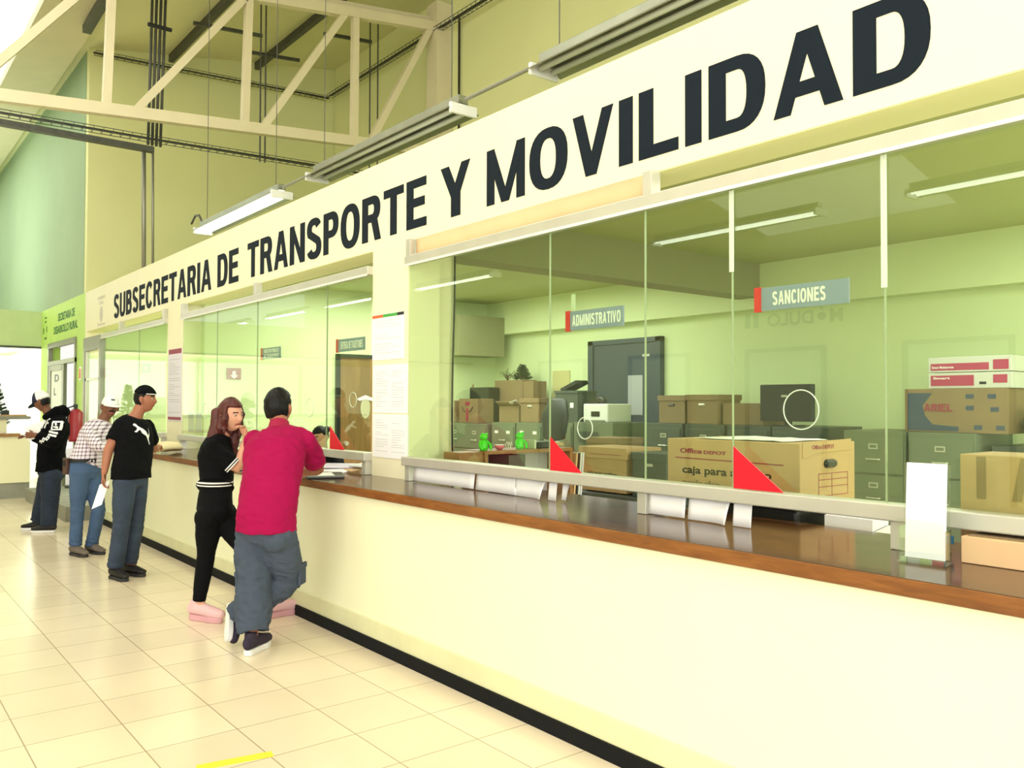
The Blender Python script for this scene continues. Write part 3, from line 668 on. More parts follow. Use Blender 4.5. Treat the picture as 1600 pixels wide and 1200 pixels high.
# ---- brown paper bundle, papers and folder on the counter
t = thing('paper_bundle', (2.86, 9.6, 1.035), 'crumpled beige paper bundle held on the counter by the man in black t-shirt', 'bundle')
m_ = MB(); m_.tube([(2.62, 9.30, 1.10), (2.74, 9.45, 1.115), (2.9, 9.66, 1.105), (3.0, 9.78, 1.08)], [(.05, .03), (.11, .055), (.11, .05), (.05, .03)], 16, roundcap=True, side=(0.6, -.6, 0))
o = m_.build('wrapping', mat('beige_bag_paper', (226, 206, 166), .8, bump=.5, bscale=14), t, smooth=True)
for v in o.data.vertices: v.co += Vector((noise.noise(v.co*18), noise.noise(v.co*18+Vector((5,0,0))), noise.noise(v.co*16+Vector((0,9,0)))))*.018; v.co.z = max(v.co.z, .002)
t = thing('folder', (2.95, 5.9, 1.035), 'black folder with loose papers on the counter under the man in magenta shirt', 'folder')
MB().obox((2.90, 5.92, 1.043), (.13, -.05, 0), (.09, .2, 0), (0, 0, .006)).build('cover', 'black', t, bevel=.002)
MB().obox((2.87, 5.93, 1.052), (.09, -.03, .0), (.05, .13, 0), (0, 0, .002)).build('paper', 'white2', t)
t = thing('paper_stack', (3.1, 6.2, 1.035), 'fan of cream envelopes and papers on the counter behind the black folder', 'papers')
for i, (c, x, y, a) in enumerate((('white', 3.18, 6.25, .3), ('box_l', 3.28, 6.15, -.2), ('lilac', 3.24, 6.32, .7), ('white2', 3.34, 6.05, .1))):
    ca, sa = math.cos(a), math.sin(a); MB().obox((x, y, 1.05+i*.014), (.08*ca, .08*sa, .01), (-.15*sa, .15*ca, .0), (0, 0, .004)).build('envelope', c, t)
# black monitor back behind the opening under the far sill
t = thing('desk_monitor', (3.75, 6.1, .75), 'black desk monitor and keyboard behind the opening at the far red triangle', 'monitor')
B(3.7, 6.5, .9, 3.74, 6.0, 1.16).build('screen', 'black', t, bevel=.006); B(3.71, 6.28, .78, 3.75, 6.22, .9).build('stand', 'black', t); B(3.66, 6.36, .76, 3.82, 6.14, .78).build('foot', 'black', t)

# ================================================================ office furniture
def desk(name, x0, x1, y0, y1, z, label, m1='desk'):
    t = thing(name, ((x0+x1)/2, (y0+y1)/2, 0), label, 'desk')
    B(x0, y0, z-.03, x1, y1, z).build('desk_top', m1, t, bevel=.003)
    for a in (x0+.03, x1-.07):
        for b in (min(y0, y1)+.03, max(y0, y1)-.07): B(a, b, 0, a+.04, b+.04, z-.03).build('leg', 'dark_steel', t)
    B(x0+.05, y0+.08, z-.35, x0+.07, y1-.08, z-.03).build('modesty_panel', 'cabinet_dark', t)
    return t
desk('office_desk', 3.9, 4.6, 2.0, 3.5, .75, 'office desk behind the near window, below the big archive box')
desk('office_desk', 3.62, 4.3, 5.95, 7.2, .75, 'office desk behind the middle window')
# filing cabinets, 4 drawers, facing the hall
def cabinet(loc, wdt=.53, h=1.33, dep=.7, label='', m1='cabinet', nl=1, drawers=4, grp=None, name='filing_cabinet'):
    x, y = loc; t = thing(name, (x+dep/2, y, 0), label, 'filing cabinet', grp)
    B(x, y-wdt/2, 0, x+dep, y+wdt/2, h).build('body', m1, t, bevel=.003)
    dh = (h-.07)/drawers
    for i in range(drawers):
        z0 = .03+i*dh
        d_ = B(x-.015, y-wdt/2+.02, z0+.012, x-.001, y+wdt/2-.02, z0+dh-.008).build('drawer', m1, t, bevel=.003)
        for k in range(nl):
            yc = y+(0 if nl == 1 else (k-.5)*wdt*.5)
            m_ = MB(); m_.box(x-.018, yc-.04, z0+dh*.66, x-.015, yc+.04, z0+dh*.66+.045); m_.build('label_holder', 'alu', d_)
            B(x-.0185, yc-.03, z0+dh*.66+.01, x-.018, yc+.03, z0+dh*.66+.035).build('label_card', 'sign_white' if nl > 1 else 'cabinet', d_)
        MB().tube([(x-.018, y-.06, z0+dh*.4), (x-.035, y-.05, z0+dh*.4), (x-.035, y+.05, z0+dh*.4), (x-.018, y+.06, z0+dh*.4)], .006, 6).build('handle', 'alu', d_)
    return t
# back row at x = 7.0, front faces the hall
cabinet((6.9, 9.93), .46, 1.31, label='grey-green filing cabinet, leftmost of the back row beside the partition', grp='filing cabinets in the back row')
cabinet((6.86, 9.41), .56, 1.31, label='grey-green filing cabinet under the box printed with a red figure, second of the back row', grp='filing cabinets in the back row')
cabinet((6.9, 8.83), .50, 1.335, label='grey-green filing cabinet with paired labels below the open carton, third of the back row', nl=2, grp='filing cabinets in the back row')
cabinet((6.9, 8.29), .52, 1.345, label='grey-green filing cabinet below the archive box, fourth of the back row', nl=2, grp='filing cabinets in the back row')
cabinet((6.9, 7.74), .54, 1.355, label='grey-green filing cabinet below the dark hood, fifth of the back row', nl=2, grp='filing cabinets in the back row')
t = thing('metal_cupboard', (7.2, 7.12, 0), 'plain grey metal cupboard at the right end of the left back row', 'cupboard')
B(6.9, 6.8, 0, 7.5, 7.45, 1.37).build('body', 'cabinet', t, bevel=.004); MB().obox((6.89, 7.2, 1.2), (.004, 0, 0), (0, -.18, 0), (0, .02, .06)).build('side_label', 'cabinet_dark', t)
# right group
cabinet((7.0, 6.12), .50, 1.38, label='dark grey filing cabinet right of the dark door, below the kraft boxes', m1='cabinet_dark', grp='filing cabinets right of the door')
cabinet((7.0, 5.58), .50, 1.38, label='dark grey filing cabinet partly hidden behind the big archive box', m1='cabinet_dark', grp='filing cabinets right of the door')
cabinet((7.0, 5.04), .50, 1.38, label='dark grey filing cabinet under the monitor, partly hidden by the archive box', m1='cabinet_dark', grp='filing cabinets right of the door')
cabinet((6.95, 4.47), .52, 1.38, label='dark grey filing cabinet right of the one under the monitor', m1='cabinet_dark', grp='filing cabinets right of the door')
cabinet((6.8, 3.64), .54, 1.37, label='olive filing cabinet left of the one under the detergent carton', grp='olive filing cabinets')
cabinet((6.8, 3.09), .52, 1.37, label='olive filing cabinet below the large printed detergent carton', grp='olive filing cabinets')
cabinet((6.9, 2.35), .8, 1.28, label='dark low filing cabinet at the far right behind the taped box', m1='cabinet_dark')
cabinet((5.9, 6.0), .5, 1.05, label='low dark cabinet carrying a kraft archive box in front of the dark door', m1='cabinet_dark')
# boxes on and around them
def carton(x0, y0, z0, x1, y1, z1, label, m1='kraft_d', lid=False, hole=False, grp=None):
    t = thing('carton', ((x0+x1)/2, (y0+y1)/2, z0), label, 'box', grp)
    B(x0, y0, z0, x1, y1, z1).build('body', m1, t, bevel=.004)
    if lid: B(x0-.012, max(y0, y1)+.012, z1-.055, x1+.012, min(y0, y1)-.012, z1+.004).build('lid', m1, t, bevel=.004)
    if hole:
        yc = (y0+y1)/2; m_ = MB(); m_.tube([(x0-.002, yc-.03, z1-.1), (x0-.002, yc+.03, z1-.1)], .014, 8, roundcap=True); m_.build('hand_hole', hole if isinstance(hole, str) else 'black', t)
    return t
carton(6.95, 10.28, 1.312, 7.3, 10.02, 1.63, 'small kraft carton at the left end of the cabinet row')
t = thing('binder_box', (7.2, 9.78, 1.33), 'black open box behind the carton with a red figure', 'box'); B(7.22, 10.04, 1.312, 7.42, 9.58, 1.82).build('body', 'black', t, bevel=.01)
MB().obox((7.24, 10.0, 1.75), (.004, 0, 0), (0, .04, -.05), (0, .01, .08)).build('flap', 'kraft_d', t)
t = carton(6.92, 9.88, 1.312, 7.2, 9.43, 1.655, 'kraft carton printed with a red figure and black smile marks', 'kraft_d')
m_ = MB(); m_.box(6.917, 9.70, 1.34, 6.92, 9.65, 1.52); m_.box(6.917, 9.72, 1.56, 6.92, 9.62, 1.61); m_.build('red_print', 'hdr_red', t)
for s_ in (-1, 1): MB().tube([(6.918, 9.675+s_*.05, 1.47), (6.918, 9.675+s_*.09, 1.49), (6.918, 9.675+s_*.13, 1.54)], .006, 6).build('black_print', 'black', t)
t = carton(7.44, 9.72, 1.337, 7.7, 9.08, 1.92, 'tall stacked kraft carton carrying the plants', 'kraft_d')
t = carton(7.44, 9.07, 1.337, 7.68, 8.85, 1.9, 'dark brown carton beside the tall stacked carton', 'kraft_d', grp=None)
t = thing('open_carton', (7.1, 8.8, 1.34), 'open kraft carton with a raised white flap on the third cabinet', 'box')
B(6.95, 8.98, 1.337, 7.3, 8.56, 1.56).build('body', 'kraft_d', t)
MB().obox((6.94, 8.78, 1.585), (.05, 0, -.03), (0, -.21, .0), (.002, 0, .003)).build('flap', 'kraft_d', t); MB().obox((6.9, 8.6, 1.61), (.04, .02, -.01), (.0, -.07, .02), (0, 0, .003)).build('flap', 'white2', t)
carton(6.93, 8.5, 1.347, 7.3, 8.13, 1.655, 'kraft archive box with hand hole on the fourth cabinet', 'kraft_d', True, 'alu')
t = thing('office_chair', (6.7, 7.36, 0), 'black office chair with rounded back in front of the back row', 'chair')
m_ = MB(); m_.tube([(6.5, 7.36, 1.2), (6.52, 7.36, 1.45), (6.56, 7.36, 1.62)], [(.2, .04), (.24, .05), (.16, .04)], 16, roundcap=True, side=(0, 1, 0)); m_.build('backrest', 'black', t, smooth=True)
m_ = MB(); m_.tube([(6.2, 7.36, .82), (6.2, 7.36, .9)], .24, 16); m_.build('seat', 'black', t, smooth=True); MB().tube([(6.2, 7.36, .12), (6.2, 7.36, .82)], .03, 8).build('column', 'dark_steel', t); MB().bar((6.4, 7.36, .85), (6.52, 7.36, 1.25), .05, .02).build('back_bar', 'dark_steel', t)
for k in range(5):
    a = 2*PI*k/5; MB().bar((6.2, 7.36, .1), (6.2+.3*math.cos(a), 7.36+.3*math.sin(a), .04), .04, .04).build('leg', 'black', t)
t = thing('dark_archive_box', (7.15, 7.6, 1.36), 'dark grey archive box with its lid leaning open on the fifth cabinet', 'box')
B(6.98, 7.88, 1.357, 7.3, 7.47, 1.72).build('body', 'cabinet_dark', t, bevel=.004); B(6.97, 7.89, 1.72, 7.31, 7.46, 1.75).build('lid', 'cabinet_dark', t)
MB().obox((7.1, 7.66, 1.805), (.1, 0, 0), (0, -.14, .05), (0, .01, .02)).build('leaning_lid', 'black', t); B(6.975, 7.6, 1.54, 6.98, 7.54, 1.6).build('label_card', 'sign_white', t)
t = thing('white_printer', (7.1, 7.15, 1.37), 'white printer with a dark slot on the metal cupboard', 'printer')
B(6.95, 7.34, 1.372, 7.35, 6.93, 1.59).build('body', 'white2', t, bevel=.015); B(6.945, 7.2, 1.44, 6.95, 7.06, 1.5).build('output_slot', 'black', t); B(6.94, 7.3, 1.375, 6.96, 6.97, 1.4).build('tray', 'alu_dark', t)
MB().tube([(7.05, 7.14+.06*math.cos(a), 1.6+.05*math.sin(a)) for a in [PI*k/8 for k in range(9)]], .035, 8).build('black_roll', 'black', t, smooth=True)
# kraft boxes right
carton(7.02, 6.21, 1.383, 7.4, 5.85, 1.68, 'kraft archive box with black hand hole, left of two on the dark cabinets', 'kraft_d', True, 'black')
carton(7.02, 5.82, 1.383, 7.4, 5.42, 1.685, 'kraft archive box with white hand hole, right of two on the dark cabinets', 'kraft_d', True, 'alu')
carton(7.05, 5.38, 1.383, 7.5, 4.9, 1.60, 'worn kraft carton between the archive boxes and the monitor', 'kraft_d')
carton(5.95, 6.22, 1.055, 6.3, 5.8, 1.25, 'kraft archive box low in front of the dark door', 'kraft_d', True, 'alu')
t = thing('computer_monitor', (7.1, 4.95, 1.385), 'black computer monitor seen from behind on the dark cabinets', 'monitor')
B(7.0, 4.9, 1.43, 7.06, 4.34, 1.78).build('screen', 'black', t, bevel=.008); B(7.03, 4.65, 1.38, 7.07, 4.59, 1.45).build('stand', 'black', t); B(6.97, 4.74, 1.381, 7.15, 4.5, 1.395).build('foot', 'black', t)
B(6.995, 4.66, 1.66, 7.0, 4.6, 1.68).build('badge', 'alu', t)
# Ariel style carton and white red box
M['box_blue'] = mat('dark_blue_print', (58, 74, 96), .7)
t = carton(6.85, 3.40, 1.372, 7.3, 2.62, 1.72, 'wide kraft detergent carton with dark blue print on the olive cabinets', 'kraft_d')
m_ = MB(); m_.prism([(0, 0), (.40, 0), (.40, .035), (.2, .05), (.14, .12), (.12, .2), (.2, .3), (0, .3)], (6.8485, 3.375, 1.385), (0, -1, 0), (0, 0, 1), (-.001, 0, 0)); m_.build('blue_print', 'box_blue', t)
caps('ARIEL', 6.847, 3.24, 3.02, 1.54, 1.6, depth=.001).build('lettering', 'hdr_red', t)
for y, z in ((2.92, 1.64), (2.92, 1.55), (2.76, 1.64), (2.74, 1.54), (2.86, 1.40), (2.7, 1.40)): B(6.8485, y, z, 6.85, y-.06, z+.035).build('printed_mark', 'box_blue', t)
M['magenta_p'] = mat('magenta_print', (176, 50, 92), .6); M['carton_white'] = mat('white_carton', (206, 206, 198), .6)
for z0, z1, lab, yy in ((1.722, 1.845, 'white carton with a magenta panel, lower of the two on the detergent carton', .0), (1.85, 1.97, 'white carton with a long magenta band, topmost on the detergent carton', .0)):
    t = carton(6.88, 3.22, z0, 7.3, 2.60, z1, lab, 'carton_white')
    if z0 < 1.8:
        B(6.878, 3.20, z0+.02, 6.88, 2.87, z1-.02).build('magenta_panel', 'magenta_p', t); B(6.878, 2.73, z0+.04, 6.88, 2.63, z1-.02).build('magenta_panel', 'magenta_p', t)
        text_mb('Smart', (6.8775, 3.18, z1-.05), UY, UZ, .13, .018, .02, .0005).build('lettering', 'sign_white', t); B(6.878, 2.83, z0+.03, 6.88, 2.78, z0+.05).build('printed_mark', 'black', t)
    else:
        B(6.878, 3.20, z0+.015, 6.88, 2.76, z0+.07).build('magenta_band', 'magenta_p', t); B(6.878, 2.73, z0+.015, 6.88, 2.62, z0+.09).build('magenta_band', 'magenta_p', t)
        text_mb('Smart Multiservice', (6.8775, 3.19, z0+.03), UY, UZ, .17, .02, .02, .0005).build('lettering', 'sign_white', t)
t = thing('black_bag', (7.0, 2.4, 1.28), 'dark grey bag slumped on the low cabinet at far right', 'bag')
m_ = MB(); m_.ball((7.1, 2.35, 1.44), (.2, .26, .155), 20, 12); m_.build('bag_body', 'cabinet_dark', t, smooth=True); MB().tube([(6.98, 2.5, 1.52), (6.98, 2.42, 1.6), (6.98, 2.3, 1.58)], .01, 6).build('strap', 'black', t, smooth=True)
# ---- big archive boxes in front
def archive(x0, yl, yr, z0, z1, dep, label, txt2, end=True, office=True, cover=True):
    t = thing('archive_box', (x0+dep/2, (yl+yr)/2, z0), label, 'box')
    B(x0, yl, z0, x0+dep, yr, z1).build('body', 'kraft', t, bevel=.004)
    W_ = yl-yr; H = z1-z0
    if office:
        text_mb('Office', (x0-.001, yl-W_*.11, z1-H*.24), UY, UZ, W_*.18, H*.085, .03, .001).build('lettering', 'hdr_red', t)
        text_mb('DEPOT', (x0-.001, yl-W_*.305, z1-H*.24), UY, UZ, W_*.175, H*.06, .035, .001).build('lettering', 'hdr_red', t)
        MB().obox((x0-.001, yl-W_*.48, z1-H*.33), (.001, 0, 0), (0, W_*.41, .003), (0, 0, H*.008)).build('red_line', 'hdr_red', t)
    text_mb('caja para archivo', (x0-.001, yl-W_*.13, z1-H*.62), UY, UZ, W_*.68, H*.17, .02, .001).build('lettering', 'black', t)
    if txt2: text_mb('tamaño oficio', (x0-.001, yl-W_*.13, z1-H*.78), UY, UZ, W_*.3, H*.1, -.005, .001).build('lettering', 'text_dark', t)
    return t
M['text_dark'] = mat('thin_dark_print', (96, 84, 66), .6)
bx = archive(3.62, 3.14, 2.31, 1.085, 1.405, .5, 'big kraft archive box printed Office DEPOT caja para archivo behind the near glass', True)
# end face with hand hole and form, facing the camera
yE = 2.31
MB().tube([(3.85, yE-.001, 1.30), (3.91, yE-.001, 1.30)], .022, 12, roundcap=True).build('hand_hole', 'black', bx)
m_ = MB()
for z in (1.25, 1.22, 1.185, 1.14): m_.box(3.78, yE-.0015, z, 4.05, yE, z+.003)
for x in (3.78, 3.9, 4.047): m_.box(x, yE-.0015, 1.14, x+.003, yE, 1.253)
m_.build('printed_form', 'hdr_red', bx); m_ = MB(); m_.prism([(0, 0), (0, .075), (.44, .085), (.44, .03), (.1, .02), (.05, 0)], (3.64, yE-.0035, 1.335), (1, 0, 0), (0, 0, 1), (0, .003, 0)); m_.build('end_flap', 'kraft', bx)
text_mb('Office DEPOT', (3.72, yE-.004, 1.375), (1, 0, 0), (0, 0, 1), .2, .02, .02, .0005).build('lettering', 'hdr_red', bx)
m_ = MB(); vs = []; n = 10
for i in range(n+1):
    for j in range(5):
        vs.append((3.66+j*.1, 2.98-i*.055, 1.409+.010*abs(noise.noise(Vector((i*.6, j*.7, 3)))) ))
m_.add(vs, [(i*5+j, i*5+j+1, (i+1)*5+j+1, (i+1)*5+j) for i in range(n) for j in range(4)])
o = m_.build('loose_papers', 'white', smooth=True); o.modifiers.new('s', 'SOLIDIFY').thickness = .002
tag(o, 'loose white sheets lying on top of the big archive box', 'paper')
t = thing('desk_printer', (3.95, 2.7, .75), 'black desk printer under the big archive box', 'printer')
B(3.66, 2.95, .76, 4.1, 2.35, 1.08).build('body', 'black', t, bevel=.02); B(3.655, 2.85, .86, 3.66, 2.45, .9).build('paper_slot', 'cabinet_dark', t)
t = thing('paper_pile', (3.8, 2.2, .75), 'pile of pale papers and binders beside the black desk printer', 'papers')
for i in range(5): MB().obox((3.85+.01*(i % 2), 2.15, .80+i*.06), (.15, .01*i, 0), (0, -.12, 0), (0, 0, .027)).build('binder', 'white2' if i % 2 else 'lilac', t)
archive(5.4, 5.72, 5.16, .80, 1.13, .4, 'kraft archive box with caja para archivo print, on the table behind the middle red triangle', False, office=False)
t = [o for o in bpy.data.objects if o.name.startswith('archive_box')][-1]
B(5.38, 5.75, 1.10, 5.83, 5.13, 1.20).build('lid', 'kraft', t, bevel=.005); B(5.378, 5.6, 1.135, 5.38, 5.2, 1.14).build('red_line', 'hdr_red', t)
desk('work_table', 5.3, 6.0, 4.2, 5.74, .79, 'grey work table in the middle of the office', 'cabinet_dark')
carton(5.4, 5.08, .792, 5.75, 4.7, 1.17, 'dark grey archive box on the work table right of the kraft one', 'cabinet_dark', True, 'alu')
# ---- hutch with green figures
t = thing('desk_hutch', (3.9, 5.1, 0), 'brown desk hutch with pale open shelf behind the glass beside the column', 'hutch')
B(3.74, 5.0, 1.215, 4.62, 5.3, 1.24).build('shelf_top', 'desk', t); B(4.59, 5.0, .76, 4.62, 5.3, 1.215).build('side_panel', 'desk', t); B(3.74, 5.0, .76, 3.765, 5.3, 1.215).build('side_panel', 'desk', t)
B(3.765, 5.28, .76, 4.59, 5.3, 1.215).build('back_panel', 'lilac', t); B(3.98, 5.02, .76, 4.14, 5.27, 1.2).build('dark_file', 'cabinet_dark', t); B(3.7, 4.8, .72, 4.7, 5.35, .76).build('desk_top', 'desk', t)
for a in (3.72, 4.64): B(a, 4.85, 0, a+.04, 5.3, .72).build('side_leg', 'desk', t)
B(3.52, 5.02, 1.15, 3.738, 5.22, 1.235).build('end_block', 'desk', t)
M['frog'] = mat('bright_green_ceramic', (60, 220, 40), .25)
def frog(x, y, z, lab):
    t = thing('green_frog_figure', (x, y, z), lab, 'ornament')
    m_ = MB(); m_.tube([(x, y, z+.02), (x, y, z+.05)], [(.045, .035), (.032, .03)], 14, roundcap=True); m_.build('body', 'frog', t, smooth=True)
    MB().ball((x, y, z+.098), (.034, .03, .027), 14, 10).build('head', 'frog', t, smooth=True)
    for s_ in (-1, 1):
        MB().ball((x+s_*.018, y-.012, z+.12), .011).build('eye', 'frog', t, smooth=True)
        MB().tube([(x+s_*.03, y, z+.065), (x+s_*.05, y-.02, z+.04), (x+s_*.04, y-.035, z+.01)], .010, 8, roundcap=True).build('leg', 'frog', t, smooth=True)
frog(3.80, 5.1, 1.2425, 'bright green frog ornament at the left end of the hutch')
frog(4.15, 5.1, 1.2425, 'bright green frog ornament in the middle of the hutch')
t = thing('pink_dish', (3.93, 5.1, 1.24), 'small pink and white dish between the two green frogs', 'dish')
m_ = MB(); m_.tube([(3.95, 5.1, 1.242), (3.95, 5.1, 1.25), (3.95, 5.1, 1.275)], [.02, .03, .045], 16); m_.build('bowl', mat('pink_ceramic', (226, 120, 140), .3), t, smooth=True); MB().tube([(3.95, 5.1, 1.2755), (3.95, 5.1, 1.28)], .04, 16).build('rim_filling', 'white2', t)
t = thing('wire_trinket', (4.04, 5.1, 1.24), 'little white wire trinket between dish and second frog', 'ornament')
for k in range(3): MB().tube([(4.02+k*.02, 5.1, 1.241), (4.01+k*.025, 5.1, 1.28), (4.025+k*.02, 5.1, 1.3), (4.035+k*.02, 5.1, 1.27)], .003, 6).build('wire_loop', 'white2', t)
t = thing('tape_dispenser', (4.3, 5.1, 1.24), 'dark desk tidy with a pale folder at the right end of the hutch', 'tidy')
B(4.24, 5.03, 1.241, 4.26, 5.18, 1.31).build('plate', 'alu', t); B(4.28, 5.03, 1.241, 4.42, 5.16, 1.295).build('tray', 'black', t, bevel=.01); MB().obox((4.47, 5.08, 1.275), (.07, 0, -.005), (0, .06, 0), (0, 0, .012)).build('folder', 'kraft', t)
for i, c in enumerate(('box_l', 'black', 'white2', 'lilac')):
    tag(MB().obox((4.65+i*.024, 5.12, .98), (.008, 0, 0), (0, .12, 0), (.02, 0, .215)).build('folder', c), ['beige folder', 'black folder', 'white folder', 'pale lilac folder'][i]+' leaning against the right side of the hutch', 'folder', 'folders leaning against the hutch')
# ---- plants on the tall carton
M['leaf_d'] = mat('dark_green_foliage', (40, 62, 34), .6); M['twig'] = mat('brown_twig', (92, 66, 40), .7)
t = thing('small_conifer', (7.57, 9.3, 1.921), 'small dark green conifer ornament on the tall carton', 'plant')
m_ = MB(); rnd = random.Random(3)
for i in range(260):
    f = rnd.random()**1.3; a = rnd.random()*2*PI; r = .12*(1-f)+.01; p = Vector((7.6+r*math.cos(a)*.9, 9.28+r*math.sin(a), 1.94+f*.2)); d = Vector((math.cos(a), math.sin(a), .5))*.03
    m_.obox(p, d, d.cross(Vector((0,0,1)))*.25, Vector((0,0,.002)))
m_.build('foliage', 'leaf_d', t, kind='stuff'); MB().tube([(7.6, 9.28, 1.92), (7.6, 9.28, 2.1)], .01, 6).build('stem', 'twig', t)
t = thing('dried_plant', (7.6, 9.6, 1.92), 'sparse dried plant on the tall carton left of the conifer', 'plant')
for k in range(9):
    a = rnd.random()*2*PI; e = Vector((7.6+.13*math.cos(a), 9.62+.13*math.sin(a)*1.2, 1.98+rnd.random()*.12))
    MB().tube([(7.6, 9.62, 1.921), (7.6+.05*math.cos(a), 9.62+.05*math.sin(a), 1.97), e], .004, 5).build('twig', 'twig', t)
m_ = MB()
for k in range(70):
    a = rnd.random()*2*PI; r = rnd.random()*.14; p = Vector((7.6+r*math.cos(a), 9.62+r*math.sin(a)*1.2, 1.96+r*.8*rnd.random()+.02)); m_.obox(p, (.012, 0, .004), (0, .006, 0), (0, 0, .001))
m_.build('leaves', 'leaf_d', t, kind='stuff')
# ---- doors
d = struct(MB(), 'door_7', 'door_dark')
B(7.84, 6.98, 0, 7.9, 8.08, 2.36).build('leaf', 'door_dark', d, bevel=.004)
m_ = MB(); m_.box(7.82, 6.9, 0, 7.9, 6.98, 2.42); m_.box(7.82, 8.08, 0, 7.9, 8.17, 2.42); m_.box(7.82, 6.9, 2.36, 7.9, 8.17, 2.42); m_.build('frame', 'door_dark', d)
B(7.835, 7.45, 1.45, 7.84, 7.2, 1.95).build('posted_sheet', 'text_grey', d); B(7.83, 7.2, 2.18, 7.84, 7.08, 2.21).build('closer', 'alu', d)
MB().tube([(7.8, 8.0, 1.05), (7.84, 8.0, 1.05)], .03, 10).build('knob', 'alu', d)
d = struct(MB(), 'door_8', 'door_brown')
B(5.24, 10.26, 0, 6.1, 10.3, 2.2).build('leaf', 'door_brown', d)
m_ = MB(); m_.box(5.19, 10.24, 0, 5.24, 10.3, 2.25); m_.box(6.1, 10.24, 0, 6.15, 10.3, 2.25); m_.box(5.19, 10.24, 2.2, 6.15, 10.3, 2.25); m_.build('frame', 'black', d)
MB().tube([(5.32, 10.2, 1.05), (5.32, 10.26, 1.05)], .03, 10).build('knob', 'alu', d)
t = thing('oval_wall_ornament', (5.75, 10.25, 1.35), 'white oval paper ornament hung on the brown door', 'ornament')
m_ = MB(); m_.prism([(.075*math.cos(2*PI*k/20), .14*math.sin(2*PI*k/20)-.01) for k in range(20)], (5.62, 10.255, 1.53), (1,0,0), (0,0,1), (0,-.006,0)); m_.build('oval', mat('faded_white', (190, 184, 150), .6), t); m_ = MB(); m_.prism([(-.13, .12), (0, .17), (.13, .12), (.1, .09), (0, .11), (-.1, .09)], (5.62, 10.25, 1.53), (1,0,0), (0,0,1), (0,-.006,0)); m_.build('ribbon', 'lilac', t)
tag(B(7.88, 8.95, 1.5, 7.895, 8.6, 2.05).build('framed_board', mat('faint_board', (206, 200, 140), .7)), 'faint framed board on the office back wall above the carton row', 'board')
tag(MB().tube([(3.70+.01*math.sin(z*3), 5.36, z) for z in [1.0+.1*k for k in range(21)]], .008, 6).build('hanging_cable', 'black', smooth=True), 'thin dark cable hanging down the partition stub inside the glass', 'cable')
# ---- floor tape, far end things
M['ytape'] = mat('yellow_floor_tape', (236, 222, 60), .5)
tag(MB().obox((1.405, 3.73, .0012), (.16, -.030, 0), (.006, .03, 0), (0, 0, .001)).build('floor_tape', 'ytape'), 'short yellow tape strip stuck on the floor tiles', 'tape')
t = thing('reception_desk', (.3, 16.6, 0), 'pale green reception desk with brown ledge at the far left', 'desk')
B(-2.5, 16.0, .26, 2.5, 16.6, 1.02).build('front_panel', 'cream', t); B(-2.5, 16.03, 0, 2.5, 16.6, .26).build('plinth', 'concrete', t); B(-2.5, 15.95, 1.02, 2.35, 16.3, 1.07).build('ledge', 'desk', t, bevel=.005)
B(-2.5, 16.35, 1.02, 2.2, 16.6, 1.30).build('riser', 'cream', t); B(-2.5, 16.3, 1.30, 2.55, 16.7, 1.35).build('shelf', 'concrete', t, bevel=.005)
t = thing('reception_printer', (1.9, 16.5, 1.35), 'white office printer on the reception shelf at the far left', 'printer')
B(1.55, 16.35, 1.351, 2.0, 16.65, 1.56).build('body', 'white2', t, bevel=.03); MB().obox((1.8, 16.55, 1.62), (.2, 0, 0), (0, .1, .06), (0, -.004, .008)).build('cover', 'white', t)
t = thing('paper_tray', (2.25, 16.5, 1.35), 'flat tray with a small black device at the end of the reception shelf', 'tray')
B(2.12, 16.4, 1.351, 2.5, 16.62, 1.375).build('tray', 'kraft', t); B(2.13, 16.45, 1.376, 2.25, 16.5, 1.45).build('device', 'black', t)
t = thing('reception_conifer', (2.15, 17.2, 0), 'slim dark green potted conifer behind the reception desk', 'plant')
m_ = MB(); rnd = random.Random(5)
for i in range(420):
    f = rnd.random(); a = rnd.random()*2*PI; r = .17*(1-f)+.02; p = Vector((2.15+r*math.cos(a), 17.2+r*math.sin(a), 1.2+f*.72)); d_ = Vector((math.cos(a), math.sin(a), .4))*.04
    m_.obox(p, d_, d_.cross(Vector((0,0,1)))*.3, Vector((0,0,.003)))
m_.build('foliage', 'leaf_d', t, kind='stuff'); MB().tube([(2.15, 17.2, .4), (2.15, 17.2, 1.7)], .02, 6).build('stem', 'twig', t); MB().tube([(2.15, 17.2, 0), (2.15, 17.2, .5)], [.12, .17], 16).build('pot', 'concrete', t)
t = thing('fire_extinguisher', (3.0, 14.9, .2), 'dark red fire extinguisher behind the man in hoodie', 'extinguisher')
M['ext'] = mat('dark_red_enamel', (150, 28, 44), .35)
MB().tube([(3.02, 15.2, .95), (3.02, 15.2, 1.0), (3.02, 15.2, 1.42), (3.02, 15.2, 1.48)], [.1, .11, .11, .05], 18, roundcap=False).build('cylinder', 'ext', t, smooth=True)
MB().tube([(3.02, 15.2, 1.48), (3.02, 15.2, 1.56)], .03, 8).build('valve', 'black', t); MB().tube([(3.02, 15.2, 1.54), (2.9, 15.15, 1.5), (2.88, 15.15, 1.2)], .014, 8).build('hose', 'black', t, smooth=True)
MB().tube([(3.02, 15.2, .24), (3.02, 15.2, .95)], .02, 8).build('stand_pole', 'dark_steel', t); MB().tube([(3.02, 15.2, .2), (3.02, 15.2, .24)], .15, 16).build('stand_foot', 'dark_steel', t)
tag(B(3.19, 15.76, 0, 3.249, 16.34, .1).build('wall_skirting', 'black_kick'), 'short black skirting at the foot of the lime wall', 'skirting')
